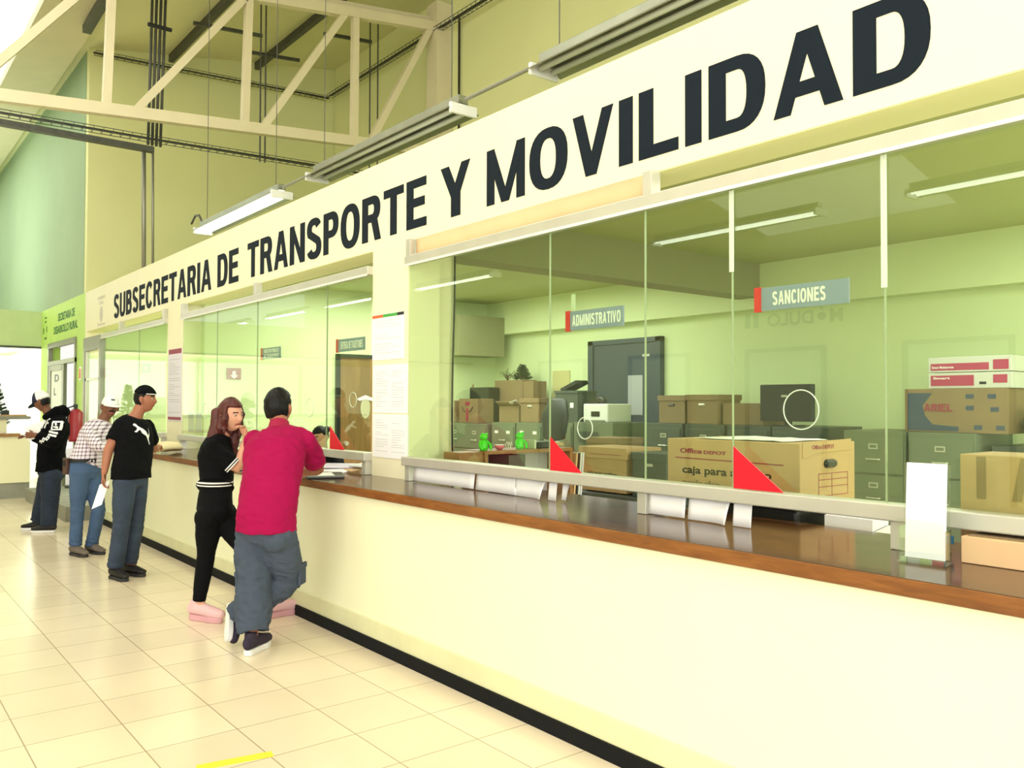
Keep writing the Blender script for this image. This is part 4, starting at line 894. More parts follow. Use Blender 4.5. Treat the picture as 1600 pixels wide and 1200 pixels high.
# ================================================================ people
PJ = {'pink': {'foot': (2.093, 5.222, -0.0), 'pelvis': (2.176, 5.286, 0.824), 'hipL': (2.134, 5.386, 0.746), 'hipR': (2.23, 5.219, 0.748), 'kneeL': (2.12, 5.342, 0.408), 'ankL': (2.084, 5.253, 0.083), 'toeL': (2.191, 5.336, -0.003), 'kneeR': (2.364, 5.338, 0.44), 'ankR': (2.021, 5.545, 0.139), 'toeR': (1.994, 5.492, 0.013), 'waist': (2.22, 5.347, 1.036), 'chest': (2.318, 5.48, 1.267), 'neck': (2.397, 5.592, 1.441), 'head': (2.416, 5.662, 1.557), 'shL': (2.264, 5.751, 1.355), 'shR': (2.508, 5.377, 1.361), 'elR': (2.673, 5.559, 1.124), 'wrR': (2.663, 5.824, 1.084), 'elL': (2.429, 5.946, 1.101), 'wrL': (2.638, 5.972, 1.066)},
'woman': {'foot': (2.106, 6.287, 0.001), 'pelvis': (2.19, 6.272, 0.855), 'hipR': (2.134, 6.23, 0.769), 'hipL': (2.258, 6.311, 0.76), 'kneeR': (2.134, 6.289, 0.466), 'ankR': (2.086, 6.287, 0.135), 'toeR': (2.165, 6.149, 0.066), 'kneeL': (2.344, 6.032, 0.508), 'ankL': (2.566, 6.03, 0.185), 'toeL': (2.65, 6.039, 0.181), 'waist': (2.21, 6.291, 1.009), 'chest': (2.21, 6.311, 1.198), 'neck': (2.248, 6.301, 1.361), 'head': (2.291, 6.237, 1.5), 'shR': (2.13, 6.179, 1.297), 'shL': (2.318, 6.427, 1.287), 'elR': (2.298, 6.115, 1.106), 'wrR': (2.368, 6.129, 1.339), 'elL': (2.501, 6.466, 1.065), 'wrL': (2.575, 6.432, 1.103)},
'puma': {'foot': (1.993, 8.182, -0.001), 'pelvis': (2.095, 8.201, 0.955), 'hipR': (2.029, 8.153, 0.881), 'hipL': (2.161, 8.279, 0.876), 'kneeR': (2.013, 8.178, 0.487), 'ankR': (1.969, 8.198, 0.097), 'toeR': (2.003, 8.071, 0.033), 'kneeL': (2.162, 8.289, 0.491), 'ankL': (2.116, 8.311, 0.109), 'toeL': (2.179, 8.185, 0.074), 'waist': (2.118, 8.255, 1.104), 'chest': (2.141, 8.309, 1.278), 'neck': (2.173, 8.355, 1.467), 'head': (2.243, 8.346, 1.623), 'shR': (2.011, 8.281, 1.411), 'shL': (2.299, 8.436, 1.392), 'elR': (1.907, 8.243, 1.158), 'wrR': (1.869, 8.203, 0.966), 'elL': (2.427, 8.699, 1.133), 'wrL': (2.55, 8.984, 1.142)},
'plaid': {'foot': (1.981, 9.676, -0.0), 'pelvis': (2.022, 9.668, 0.929), 'hipR': (1.958, 9.618, 0.869), 'hipL': (2.089, 9.719, 0.855), 'kneeR': (1.95, 9.674, 0.487), 'ankR': (1.943, 9.704, 0.106), 'toeR': (1.989, 9.567, 0.028), 'kneeL': (2.146, 9.646, 0.455), 'ankL': (2.106, 9.753, 0.083), 'toeL': (2.167, 9.604, 0.036), 'waist': (2.063, 9.696, 1.06), 'chest': (2.125, 9.705, 1.226), 'neck': (2.2, 9.717, 1.407), 'head': (2.256, 9.694, 1.543), 'shR': (2.022, 9.631, 1.337), 'shL': (2.323, 9.801, 1.321), 'elR': (2.077, 9.426, 1.144), 'wrR': (2.292, 9.448, 1.09), 'elL': (2.403, 9.936, 1.092), 'wrL': (2.535, 10.28, 1.015)},
'hood': {'foot': (2.02, 11.744, -0.0), 'pelvis': (2.069, 11.683, 0.774), 'hipL': (2.039, 11.581, 0.704), 'hipR': (2.066, 11.816, 0.686), 'kneeL': (2.032, 11.596, 0.367), 'ankL': (2.024, 11.611, 0.086), 'toeL': (1.905, 11.682, 0.033), 'kneeR': (2.005, 11.848, 0.369), 'ankR': (1.966, 11.938, 0.109), 'toeR': (1.851, 12.005, 0.063), 'waist': (2.079, 11.67, 0.98), 'chest': (2.075, 11.666, 1.225), 'neck': (2.018, 11.679, 1.454), 'head': (1.95, 11.703, 1.596), 'shL': (2.081, 11.401, 1.364), 'shR': (2.071, 11.896, 1.355), 'elL': (2.033, 11.344, 1.104), 'wrL': (1.845, 11.53, 1.194), 'elR': (2.051, 12.009, 1.094), 'wrR': (1.853, 11.844, 1.184)}}
V = Vector
def remesh(mb, voxel, smooth=2, name='m', off=(0, 0, 0)):
    me = mb.mesh('tmp'); o = bpy.data.objects.new('tmp', me); COL.objects.link(o)
    r = o.modifiers.new('r', 'REMESH'); r.mode = 'VOXEL'; r.voxel_size = voxel; r.adaptivity = 0
    if smooth:
        s = o.modifiers.new('s', 'SMOOTH'); s.factor = .5; s.iterations = smooth
    dg = bpy.context.evaluated_depsgraph_get(); dg.update()
    out = bpy.data.meshes.new_from_object(o.evaluated_get(dg))
    bpy.data.objects.remove(o); bpy.data.meshes.remove(me)
    out.name = name
    for v in out.vertices: v.co -= V(off)
    out.polygons.foreach_set('use_smooth', [True]*len(out.polygons))
    return out
def link(me, name, m, parent):
    o = bpy.data.objects.new(name, me); COL.objects.link(o); o.parent = parent
    for x in (m if isinstance(m, (list, tuple)) else [m]): me.materials.append(M[x] if isinstance(x, str) else x)
    return o
def wrinkle(me, amp, freq, stretch=(1, 1, .55), seed=0, fold=None):
    """cloth folds: smooth noise and ridged diagonals along the normal; fold = list of (centre, radius, amp) with stronger folds"""
    nr = [v.normal.copy() for v in me.vertices]
    for v, n in zip(me.vertices, nr):
        p = V((v.co.x*stretch[0], v.co.y*stretch[1], v.co.z*stretch[2]))*freq+V((seed, seed*2, 0))
        a = noise.noise(p); q = V((v.co.x+v.co.z*.5, v.co.y-v.co.z*.4, v.co.z*1.6))*freq*1.7
        b = 1-abs(noise.noise(q+V((seed, 0, 3))))*2.2
        k = amp*(a+.45*b-.25)
        if fold:
            for c, r, am in fold:
                d = (v.co-c).length
                if d < r: k += am*(1-d/r)*math.sin((v.co.z*1.0+(v.co.x+v.co.y)*.25)*110+seed+3*noise.noise(v.co*9))
        v.co += n*k
HEADN = (40, 30)
def head_pts(c, f, u, k=1.0, grow=None, fat=1.0):
    """head surface: c centre, f facing, u up. grow(x, y, z, front) -> radial offset"""
    c, f, u = V(c), V(f).normalized(), V(u).normalized(); u = (u-f*u.dot(f)).normalized(); s = f.cross(u)
    n, m = HEADN; vs = []
    def g(x, z, x0, z0, sx, sz): return math.exp(-((x-x0)/sx)**2-((z-z0)/sz)**2)
    for i in range(m+1):
        t = PI*i/m
        for j in range(n):
            a = 2*PI*j/n; dx, dy, dz = math.sin(t)*math.cos(a), math.sin(t)*math.sin(a), math.cos(t)
            x, y, z = .074*dx*fat, .094*dy, .118*dz
            if z < 0:
                q = (-z/.118); x *= 1-.30*q**1.6
                if y < 0: y *= 1-.45*q**1.2
                else: y = y*(1-.06*q)+.012*q*max(0, 1-abs(dx)*1.6)
            if z > .04: x *= 1.0; 
            if dy > 0:
                w_ = min(1, dy*1.5)
                y += w_*(.021*g(x, z, 0, -.022, .012, .016)+.012*g(x, z, 0, .0, .009, .022)-.009*g(x, z, .03, .012, .016, .012)-.009*g(x, z, -.03, .012, .016, .012)
                         +.005*g(x, z, 0, .034, .05, .010)+.008*g(x, z, 0, -.056, .022, .008)-.003*g(x, z, 0, -.0565, .02, .0022)-.004*g(x, z, 0, -.07, .02, .006)+.009*g(x, z, 0, -.095, .022, .016)+.003*g(x, z, .04, -.02, .018, .02)+.003*g(x, z, -.04, -.02, .018, .02))
            if grow:
                o = grow(x, y, z, dy); L = math.sqrt(x*x+y*y+z*z) or 1
                x += x/L*o; y += y/L*o; z += z/L*o
            vs.append(c+(s*x+f*y+u*z)*k)
    fs = []
    for i in range(m):
        for j in range(n): fs.append((i*n+j, (i+1)*n+j, (i+1)*n+(j+1) % n, i*n+(j+1) % n))
    return vs, fs, s, u, f
def hand(mb, wrist, d, nrm, thumb, curl=.5, k=1.0):
    """palm, four bent fingers and a thumb; d = finger direction, nrm = the way the palm faces, thumb = +1/-1 side"""
    w_, d, nrm = V(wrist), V(d).normalized(), V(nrm).normalized(); nrm = (nrm-d*nrm.dot(d)).normalized(); s = d.cross(nrm)*thumb
    mb.tube([w_-d*.03*k, w_+d*.01*k, w_+d*.05*k, w_+d*.088*k], [(.024*k, .019*k), (.028*k, .017*k), (.040*k, .015*k), (.038*k, .012*k)], 14, side=s, roundcap=True)
    for q, L in ((.030, .068), (.0105, .078), (-.0100, .072), (-.0295, .056)):
        p = w_+d*.085*k+s*q*k; pts = [p-d*.02*k, p]; ang = 0; spread = q*1.6
        for seg in (.42, .32, .26):
            ang += curl*.75; dd = d*math.cos(ang)+nrm*math.sin(ang)+s*spread; p = p+dd*L*seg*k; pts.append(p)
        mb.tube(pts, [.0088*k, .0088*k, .0080*k, .0074*k, .0062*k], 10, roundcap=True)
    p = w_+d*.022*k+s*.024*k; d2 = (d*.62+s*.68+nrm*.35).normalized(); d3 = (d*.85+s*.25+nrm*.45).normalized()
    mb.tube([p-d2*.012*k, p+d2*.03*k, p+d2*.03*k+d3*.028*k, p+d2*.03*k+d3*.05*k], [.013*k, .011*k, .0095*k, .0075*k], 10, roundcap=True)
def lerp(a, b, t): return V(a)+(V(b)-V(a))*t
def bent(a, b, c, n=4, round_=.12):
    """path a-b-c with the corner at b eased"""
    a, b, c = V(a), V(b), V(c)
    return [a, lerp(a, b, .5), lerp(a, b, 1-round_), (lerp(a, b, 1-round_*.3)+lerp(b, c, round_*.3))/2, lerp(b, c, round_), lerp(b, c, .5), c]
def person(key, label, face, headdir, up=(0, 0, 1), skin='skin_tan', bust=None, sizes=None, spec=None):
    J = {k: V(v) for k, v in PJ[key].items()}; S_ = dict(sh=.19, ch=.165, wa=.15, hp=.165, dep=.115, leg=1.0, arm=1.0, head=1.0, bel=0.0); S_.update(sizes or {})
    sp = spec
    root = thing('person', (J['foot'].x, J['foot'].y, 0), label, 'person'); off = root.location.copy()
    fwd = V(face).normalized(); sd = fwd.cross(V((0, 0, 1))).normalized()
    A = S_['arm']; Lg = S_['leg']
    neckb = J['neck']; hc = J['head']; hf = V(headdir).normalized()
    hup = V(up).normalized()
    # ------------- body (one continuous mesh)
    mb = MB()
    shm = (J['shL']+J['shR'])/2
    sdl = (J['shR']-J['shL']); sdl = (sdl-V((0, 0, sdl.z*.5))).normalized()
    sides = [sd, sd, sd.lerp(sdl, .5), sdl, sdl, sdl, sdl, sdl]
    shw = (J['shR']-J['shL']).length/2
    upb = (neckb-J['chest']).normalized()
    T = [J['pelvis']-V((0, 0, .10)), J['pelvis'], J['waist']+fwd*S_['bel'], J['chest'], shm-upb*.035, shm+upb*.02, lerp(shm+upb*.03, neckb, .55), neckb]
    R_ = [(S_['hp']*.75, S_['dep']*.8), (S_['hp'], S_['dep']), (S_['wa'], S_['dep']*.9), (S_['ch'], S_['dep']*1.02), (shw*.95, S_['dep']*.88), (shw*.84, S_['dep']*.66), (.098, .072), (.060, .060)]
    T = [p for p in T]
    mb.tube(T, [(a-q_, b-q_) for (a, b), q_ in zip(R_, (.035, .035, .032, .03, .026, .016, .006, 0))], 24, side=sides, roundcap=True)
    mb.tube([lerp(shm, neckb, .4), neckb, lerp(neckb, hc, .55), lerp(neckb, hc, .8)], [(.062, .062), .056, .053, .05], 16, side=sdl)
    hv, hfs, hs, hu, hf2 = head_pts(hc, hf, hup, S_['head'], fat=S_.get('fat', 1))
    mb.add(hv, hfs)
    for q in (-1, 1):
        e = hc+hs*q*.079*S_['head']-hu*.008
        mb.tube([e+hu*.03-hf2*.012, e+hu*.012-hf2*.008+hs*q*.006, e-hu*.012-hf2*.002+hs*q*.004, e-hu*.028+hf2*.004], [(.009, .012), (.012, .019), (.010, .016), (.006, .009)], 10, side=hs, roundcap=True)
    arms = {}
    for q, a, b, c in (('R', 'shR', 'elR', 'wrR'), ('L', 'shL', 'elL', 'wrL')):
        J[a] = J[a]-V((0, 0, .032))+(shm-J[a])*.07
        path = bent(J[a], J[b], J[c]); arms[q] = path
        mb.tube(path, [.050*A, .047*A, .041*A, .041*A, .040*A, .035*A, .026*A], 14, roundcap=True)
    for q in 'RL':
        d, n_, th, cu = sp['hand'+q]; hand(mb, J['wr'+q], d, n_, th, cu, sp.get('hk', 1.0))
    legs = {}
    for q in 'RL':
        path = bent(J['hip'+q], J['knee'+q], J['ank'+q]); legs[q] = path
        mb.tube(path if sp.get('flat'+q, True) is True else path[:-1], [.062, .056, .044, .042, .040, .038, .032], 16, roundcap=True)
        if sp.get('flat'+q, True) is True: mb.tube([J['ank'+q], lerp(J['ank'+q], J['toe'+q], .5)-V((0, 0, .012 if sp.get('flat'+q, True) is True else 0))], [.030, .020], 10, roundcap=True)
    me = remesh(mb, .0052, 2, 'body', off)
    bd = link(me, 'body', [skin, 'lip', 'brow'], root)
    lip = hc-off+hf2*.098*S_['head']-hu*.056*S_['head']
    for p in me.polygons:
        c_ = p.center-(hc-off); x, y, z = c_.dot(hs)/S_['head'], c_.dot(hf2)/S_['head'], c_.dot(hu)/S_['head']
        if y > .06 and abs(x) < .024 and -.066 < z+abs(x)*.12 < -.046: p.material_index = 1
        if y > .055 and .014 < abs(x) < .048 and .028 < z-abs(abs(x)-.03)*-.1 < .036: p.material_index = 2
    for q in (-1, 1):
        ec = hc+(hs*q*.030+hf2*.0735+hu*.010)*S_['head']
        e = MB().ball(ec, .0120*S_['head'], 14, 10).build('eye', 'eye_white', root, smooth=True)
        MB().ball(ec+hf2*.0055*S_['head'], .0074*S_['head'], 12, 8).build('iris', 'eye_dark', e, smooth=True)
    # ------------- hair or cap
    if sp.get('hair'):
        hm, fn, vx = sp['hair']
        hv2, hf3, _, _, _ = head_pts(hc, hf, hup, S_['head'], grow=fn, fat=S_.get('fat', 1)); h = MB(); h.add(hv2, hf3)
        if sp.get('hair_extra'): sp['hair_extra'](h, hc, hs, hf2, hu, J)
        me = remesh(h, vx, 1, 'hair', off)
        for v in me.vertices: v.co += v.normal*.0035*noise.noise(V((v.co.x*60, v.co.y*60, v.co.z*14)))
        link(me, 'hair', hm, root)
    # ------------- shirt
    m_, sleeveR, loose, hem, vox = sp['shirt']
    mb = MB(); T2 = list(T); R2 = [(a+loose, b+loose) for a, b in R_]
    T2[0] = J['pelvis']+V((0, 0, hem)); 
    if hem > -.02: T2 = [T2[0]]+T2[2:]; R2 = [R2[1]]+R2[2:]; sides2 = [sides[0]]+sides[2:]
    else: T2[1] = J['pelvis']+V((0, 0, .02)); R2[0] = (R2[1][0]+.004, R2[1][1]+.004); sides2 = sides
    T2 = T2[:-1]+[lerp(T2[-2], T2[-1], .75)]; R2 = R2[:-1]+[(.07, .068)]
    mb.tube(T2, R2, 28, side=sides2)
    for q in 'RL':
        a, b, c = J['sh'+q], J['el'+q], J['wr'+q]
        if sleeveR >= 1: path = arms[q][:-1]+[lerp(b, c, sleeveR-1)]; rr = [.066, .062, .056, .056, .054, .047, .040]
        else: path = [a, lerp(a, b, sleeveR*.5), lerp(a, b, sleeveR)]; rr = [.061, .063, .060+.004*loose*50]
        mb.tube(path, [x*A+loose*.35 for x in rr], 16)
        mb.ball(a+V((0, 0, .006)), .058*A+loose*.4, 14, 10)
    me = remesh(mb, vox, 4, 'shirt', off)
    wrinkle(me, sp.get('wr', .005), 9, seed=len(key), fold=[(p-off, r, a) for p, r, a in sp.get('folds', lambda J: [])(J)])
    shirt = link(me, sp.get('shirt_name', 'shirt'), m_, root)
    # ------------- trousers
    m2, lw, vox2 = sp['pants']
    mb = MB()
    mb.tube([J['pelvis']-V((0, 0, .13)), J['pelvis']-V((0, 0, .05)), J['pelvis']+V((0, 0, .03)), lerp(J['pelvis'], J['waist'], sp.get('rise', .6))], [(S_['hp']*.72, S_['dep']*.8), (S_['hp']+.004, S_['dep']+.006), (S_['hp']-.004, S_['dep']-.004), (S_['wa']-sp.get('ptop', .02), S_['dep']-sp.get('ptop', .02)-.01)], 26, side=sd, roundcap=False)
    for q in 'RL':
        p = legs[q]; ank = lerp(J['knee'+q], J['ank'+q], sp.get('cuff', 1.0))
        path = [p[0]+V((0, 0, .02))]+p[1:-1]+[ank]
        mb.tube(path, [x*Lg for x in lw], 20, side=fwd, roundcap=False)
        mb.ball(J['hip'+q]-V((0, 0, .02))-fwd*.01, lw[0]*Lg*1.02, 16, 12)
    me = remesh(mb, vox2, 4, 'trousers', off)
    wrinkle(me, sp.get('wrp', .006), 8, seed=len(key)+4, fold=[(J['knee'+q]-off, .13, sp.get('kf', .004)) for q in 'RL']+[(J['ank'+q]-off, .13, sp.get('kf', .004)*1.3) for q in 'RL'])
    for v in me.vertices: v.co.z = max(v.co.z, .012)
    tr = link(me, sp.get('pants_name', 'trousers'), m2, root)
    # ------------- shoes
    for q in 'RL':
        shoe(root, J['ank'+q], J['toe'+q], *sp['shoe'], flat=sp.get('flat'+q, True))
    return root, J, sd, fwd, shirt, tr, (hc, hs, hf2, hu), off
def shoe(root, ank, toe, upper, sole, k=1.0, chunky=0.0, flat=True):
    """upper, sole and laces; flat shoes rest on the floor"""
    ank, toe = V(ank), V(toe)
    if flat is True:
        d = toe-ank; d.z = 0; d.normalize(); heel = V((ank.x, ank.y, 0))-d*.075*k; tip = heel+d*.275*k; n = V((0, 0, 1))
    else:
        d = (toe-ank).normalized(); d = (d).normalized(); n0 = flat_n = V(flat) if not isinstance(flat, bool) else V((0, 0, 1)); n = (n0-d*n0.dot(d)).normalized(); tip = V((toe.x, toe.y, max(toe.z, .035))); heel = tip-d*.25*k
        if flat is False: pass
    s = d.cross(n)
    L = (tip-heel).length; st = .022+chunky
    def at(t, h): return heel+d*L*t+n*h
    mb = MB(); mb.tube([at(.04, .045+st), at(.2, .05+st), at(.45, .045+st), at(.7, .032+st), at(.93, .024+st)], [(.030*k, .042), (.037*k, .047), (.041*k, .040+chunky*.5), (.045*k, .029+chunky), (.034*k, .022+chunky)], 16, side=s, roundcap=True)
    mb.tube([at(.17, .05+st), at(.19, .11+st)], [(.036*k, .045), (.038*k, .045)], 16, side=s)
    me = remesh(mb, .006, 2, 'shoe', root.location); o = link(me, 'shoe', upper, root)
    pts = []
    for t_, w_ in ((-.01, .012), (.03, .028), (.12, .034), (.3, .034), (.5, .036), (.7, .045), (.85, .040), (.95, .026), (1.0, .010)): pts.append((t_*L*(1-chunky*1.5)+chunky*.2*k, w_*k*(1-chunky*6)))
    poly = [(x, y) for x, y in pts]+[(x, -y) for x, y in reversed(pts)]
    m_ = MB().prism(poly, heel+n*.001, d, s, n*(st+.006)); sl = m_.build('sole', sole, o, bevel=.004)
    m_ = MB()
    for i in range(4): m_ = MB(); m_.tube([at(.36+i*.07, .08+st-i*.007)+s*.022, at(.37+i*.07, .088+st-i*.008), at(.36+i*.07, .08+st-i*.007)-s*.022], .003, 6); m_.build('lace', sole, o, smooth=True)
    return o
def decal(target, root, polys, o, u, v, n, name, m, cell=.004, lift=.0025):
    """thin print that follows the cloth: polygons (2d, metres) on the plane o,u,v laid on the target along -n"""
    bm = bmesh.new(); bm.from_mesh(target.data); bt = BVHTree.FromBMesh(bm)
    off = root.location; o = V(o)-off; u, v, n = V(u).normalized(), V(v).normalized(), V(n).normalized()
    xs = [p[0] for q in polys for p in q]; ys = [p[1] for q in polys for p in q]
    def inside(x, y):
        c = False
        for q in polys:
            k = len(q)
            for i in range(k):
                (x1, y1), (x2, y2) = q[i], q[(i+1) % k]
                if (y1 > y) != (y2 > y) and x < (x2-x1)*(y-y1)/(y2-y1)+x1: c = not c
        return c
    nx = int((max(xs)-min(xs))/cell)+1; ny = int((max(ys)-min(ys))/cell)+1; idx = {}; vs = []; fs = []
    def vert(i, j):
        if (i, j) not in idx:
            p = o+u*(min(xs)+i*cell)+v*(min(ys)+j*cell)+n*.3; h = bt.ray_cast(p, -n, .8)
            idx[(i, j)] = None if h[0] is None else len(vs)
            if h[0] is not None: vs.append(h[0]+n*lift)
        return idx[(i, j)]
    for i in range(nx):
        for j in range(ny):
            if inside(min(xs)+(i+.5)*cell, min(ys)+(j+.5)*cell):
                q = [vert(i, j), vert(i+1, j), vert(i+1, j+1), vert(i, j+1)]
                if None not in q: fs.append(tuple(q))
    bm.free()
    if not fs: return None
    me = bpy.data.meshes.new(name); me.from_pydata(vs, [], fs); me.update()
    ob = bpy.data.objects.new(name, me); COL.objects.link(ob); ob.parent = target; me.materials.append(M[m]); return ob
def cap_on(root, hc, hs, hf, hu, k, crown, brim, front=None, backwards=False):
    def fn(x, y, z, dy):
        lim = .018+(.0 if y > 0 else -.0)
        return .013 if z > lim else -.008
    hv, fs, _, _, _ = head_pts(hc, hf, hu, k, grow=fn); h = MB(); h.add(hv, fs)
    for i, p in enumerate(h.v):
        q = p-hc; z = q.dot(hu)
        if z > .05: h.v[i] = p+hu*(z-.05)*.18
    me = remesh(h, .005, 2, 'cap', root.location); o = link(me, 'cap', [crown] if not front else [crown, front], root)
    if front:
        for p in me.polygons:
            c = p.center-(hc-root.location)
            if c.dot(hf) > .01: p.material_index = 1
    m_ = MB(); pts = []
    n = 14; top = []; bot = []
    for i in range(n+1):
        a = PI*(i/n); x = math.cos(a); y = math.sin(a)
        inner = hc+(hs*x*.078+hf*(.055+.038*y)+hu*.024)*k; outer = hc+(hs*x*.082+hf*(.075+.095*y)+hu*(.016-.012*y))*k
        top += [inner, outer]
    vs = top+[p-hu*.005 for p in top]; N = len(top); f = []
    for i in range(n):
        a, b, c, d = 2*i, 2*i+1, 2*i+3, 2*i+2
        f += [(a, b, c, d), (N+a, N+d, N+c, N+b), (b, N+b, N+c, c), (a, d, N+d, N+a)]
    m_.add(vs, f); m_.build('brim', brim, o, smooth=False)
    MB().ball(hc+hu*.148*k, .006).build('top_button', crown, o)
    return o
# ---------------------------------------------------------------- materials for people
M['skin_tan'] = mat('tan_skin', (168, 108, 82), .55, var=.06, vscale=12); M['skin_light'] = mat('light_brown_skin', (212, 156, 128), .55, var=.05, vscale=12); M['skin_dark'] = mat('brown_skin', (118, 74, 52), .55, var=.06, vscale=12)
M['lip'] = mat('lip', (160, 84, 76), .45); M['brow'] = mat('eyebrow_hair', (44, 32, 28), .8); M['eye_white'] = mat('eye_white', (176, 160, 148), .4); M['eye_dark'] = mat('eye_iris', (38, 24, 18), .2)
M['hair_black'] = mat('black_hair', (10, 9, 10), .5, spec=.25, var=.3, vscale=30); M['hair_red'] = mat('reddish_brown_hair', (80, 24, 20), .5, var=.35, vscale=25, bump=.4, bscale=60)
M['magenta'] = mat('magenta_polo_cloth', (158, 6, 72), .85, spec=.2, bump=.25, bscale=220, var=.05, vscale=8)
M['magenta_d'] = mat('magenta_rib_cloth', (158, 6, 62), .8, bump=.4, bscale=300)
M['grey_pants'] = mat('grey_blue_cargo_cloth', (72, 82, 98), .9, spec=.2, bump=.3, bscale=160, var=.08, vscale=8)
M['black_cloth'] = mat('black_cotton', (11, 12, 15), .9, bump=.25, bscale=180, var=.15, vscale=6, spec=.12)
M['black_legging'] = mat('black_stretch_cloth', (7, 8, 12), .85, var=.1, vscale=6, spec=.15)
M['black_hoodie'] = mat('black_fleece', (9, 10, 14), .95, bump=.3, bscale=120, var=.15, vscale=6, spec=.1)
M['denim'] = mat('mid_blue_denim', (48, 62, 82), .85, bump=.35, bscale=240, var=.28, vscale=7); M['denim_l'] = mat('light_blue_denim', (66, 92, 128), .85, bump=.35, bscale=240, var=.2, vscale=7); M['denim_d'] = mat('dark_blue_denim', (26, 40, 62), .85, bump=.35, bscale=240, var=.3, vscale=7)
M['pink_shoe'] = mat('pale_pink_sneaker', (226, 184, 188), .7, bump=.2, bscale=60); M['pink_sole'] = mat('pink_rubber_sole', (212, 160, 168), .6)
M['navy_shoe'] = mat('navy_knit_sneaker', (44, 34, 56), .8, var=.3, vscale=20); M['white_sole'] = mat('white_rubber_sole', (232, 232, 232), .5); M['grey_sole'] = mat('grey_rubber_sole', (150, 152, 156), .6)
M['black_shoe'] = mat('black_leather_shoe', (12, 12, 15), .6); M['black_sole'] = mat('dark_rubber_sole', (40, 40, 44), .7); M['boot'] = mat('grey_brown_suede', (112, 102, 92), .85, var=.15, vscale=14)
M['cap_white'] = mat('white_cap_cloth', (236, 236, 234), .8, bump=.15, bscale=200); M['cap_navy'] = mat('navy_cap_cloth', (26, 34, 66), .8); M['leather'] = mat('brown_leather', (74, 46, 36), .5)
def plaid():
    m = mat('plaid_shirt_cloth', (226, 218, 226), .85); nt = m.node_tree; b = nt.nodes['Principled BSDF']; tc = nt.nodes.new('ShaderNodeTexCoord'); sp = nt.nodes.new('ShaderNodeSeparateXYZ'); nt.links.new(tc.outputs['Object'], sp.inputs[0])
    ad = nt.nodes.new('ShaderNodeMath'); ad.operation = 'SUBTRACT'; nt.links.new(sp.outputs[0], ad.inputs[0]); nt.links.new(sp.outputs[1], ad.inputs[1])
    fac = None
    for src, k in ((sp.outputs[2], 26), (ad.outputs[0], 22)):
        mu = nt.nodes.new('ShaderNodeMath'); mu.operation = 'MULTIPLY'; mu.inputs[1].default_value = k; nt.links.new(src, mu.inputs[0])
        fr = nt.nodes.new('ShaderNodeMath'); fr.operation = 'FRACT'; nt.links.new(mu.outputs[0], fr.inputs[0])
        lt = nt.nodes.new('ShaderNodeMath'); lt.operation = 'LESS_THAN'; lt.inputs[1].default_value = .34; nt.links.new(fr.outputs[0], lt.inputs[0])
        h = nt.nodes.new('ShaderNodeMath'); h.operation = 'MULTIPLY'; h.inputs[1].default_value = .5; nt.links.new(lt.outputs[0], h.inputs[0])
        if fac is None: fac = h.outputs[0]
        else:
            s = nt.nodes.new('ShaderNodeMath'); s.operation = 'ADD'; nt.links.new(fac, s.inputs[0]); nt.links.new(h.outputs[0], s.inputs[1]); fac = s.outputs[0]
    mx = nt.nodes.new('ShaderNodeMix'); mx.data_type = 'RGBA'; mx.inputs[6].default_value = (*lin((228, 220, 230)), 1); mx.inputs[7].default_value = (*lin((92, 58, 84)), 1)
    nt.links.new(fac, mx.inputs['Factor']); nt.links.new(mx.outputs[2], b.inputs['Base Color']); return m
M['plaid'] = plaid()
def short_hair(t=.013, line=.048, side=.0):
    def fn(x, y, z, dy):
        if dy > .25: lim = line+.012
        elif dy > -.1: lim = side
        else: lim = -.062
        return t*(1 if z > .03 else .62) if z > lim else -.012
    return fn
R_ax, F_ax = V((.7815, -.624, 0)), V((.624, .7815, 0))   # picture-right and away-from-camera directions on the floor
# ---------------------------------------------------------------- man in magenta polo
root, J, sd, fw, shirt, tr, H, off = person('pink', 'man in magenta polo shirt and grey cargo trousers leaning on the counter', (.72, .69, 0), (.80, .60, -.05), up=(.12, .1, 1),
    skin='skin_tan', sizes=dict(hp=.178, wa=.185, ch=.205, dep=.135, arm=1.12, leg=1.1, bel=.02, head=1.13),
    spec=dict(handR=((-.25, .95, -.05), (0, 0, -1), -1, .35), handL=((.7, -.7, -.05), (0, 0, -1), 1, .35), hair=('hair_black', short_hair(.015, .05, .0), .005),
        shirt=('magenta', .72, .018, -.06, .009), wr=.010, folds=lambda J: [(J['waist'], .2, .004), (J['pelvis'], .16, .003), (J['shR']*.5+J['elR']*.5, .12, .003)], pants=('grey_pants', [.102, .108, .10, .10, .102, .100, .092], .01), wrp=.019, kf=.012, cuff=.86,
        shoe=('navy_shoe', 'white_sole', 1.0, .008), flatR=(.75, .1, .25)))
hc, hs, hf, hu = H
m_ = MB(); nb = lerp(J['chest'], J['neck'], .80); m_.tube([nb-V((0,0,.01)), lerp(J['neck'], J['head'], .18)], [(.082, .076), (.066, .064)], 22, side=sd); me = remesh(m_, .006, 1, 'collar', off); link(me, 'collar', 'magenta_d', shirt)
for q in 'RL':
    a, b = J['sh'+q], J['el'+q]; MB().tube([lerp(a, b, .68), lerp(a, b, .75)], [.0775, .0765], 20).build('cuff_rib', 'magenta_d', shirt, smooth=True)
    k_ = lerp(J['hip'+q], J['knee'+q], .93); d_ = (sd if q == 'R' else -sd)
    MB().obox(k_+d_*.094, d_*.012, fw*.05, V((0, 0, .07))).build('cargo_pocket', 'grey_pants', tr, bevel=.010); MB().obox(k_+d_*.098+V((0,0,.055)), d_*.012, fw*.053, V((0, 0, .018))).build('pocket_flap', 'grey_pants', tr, bevel=.006)
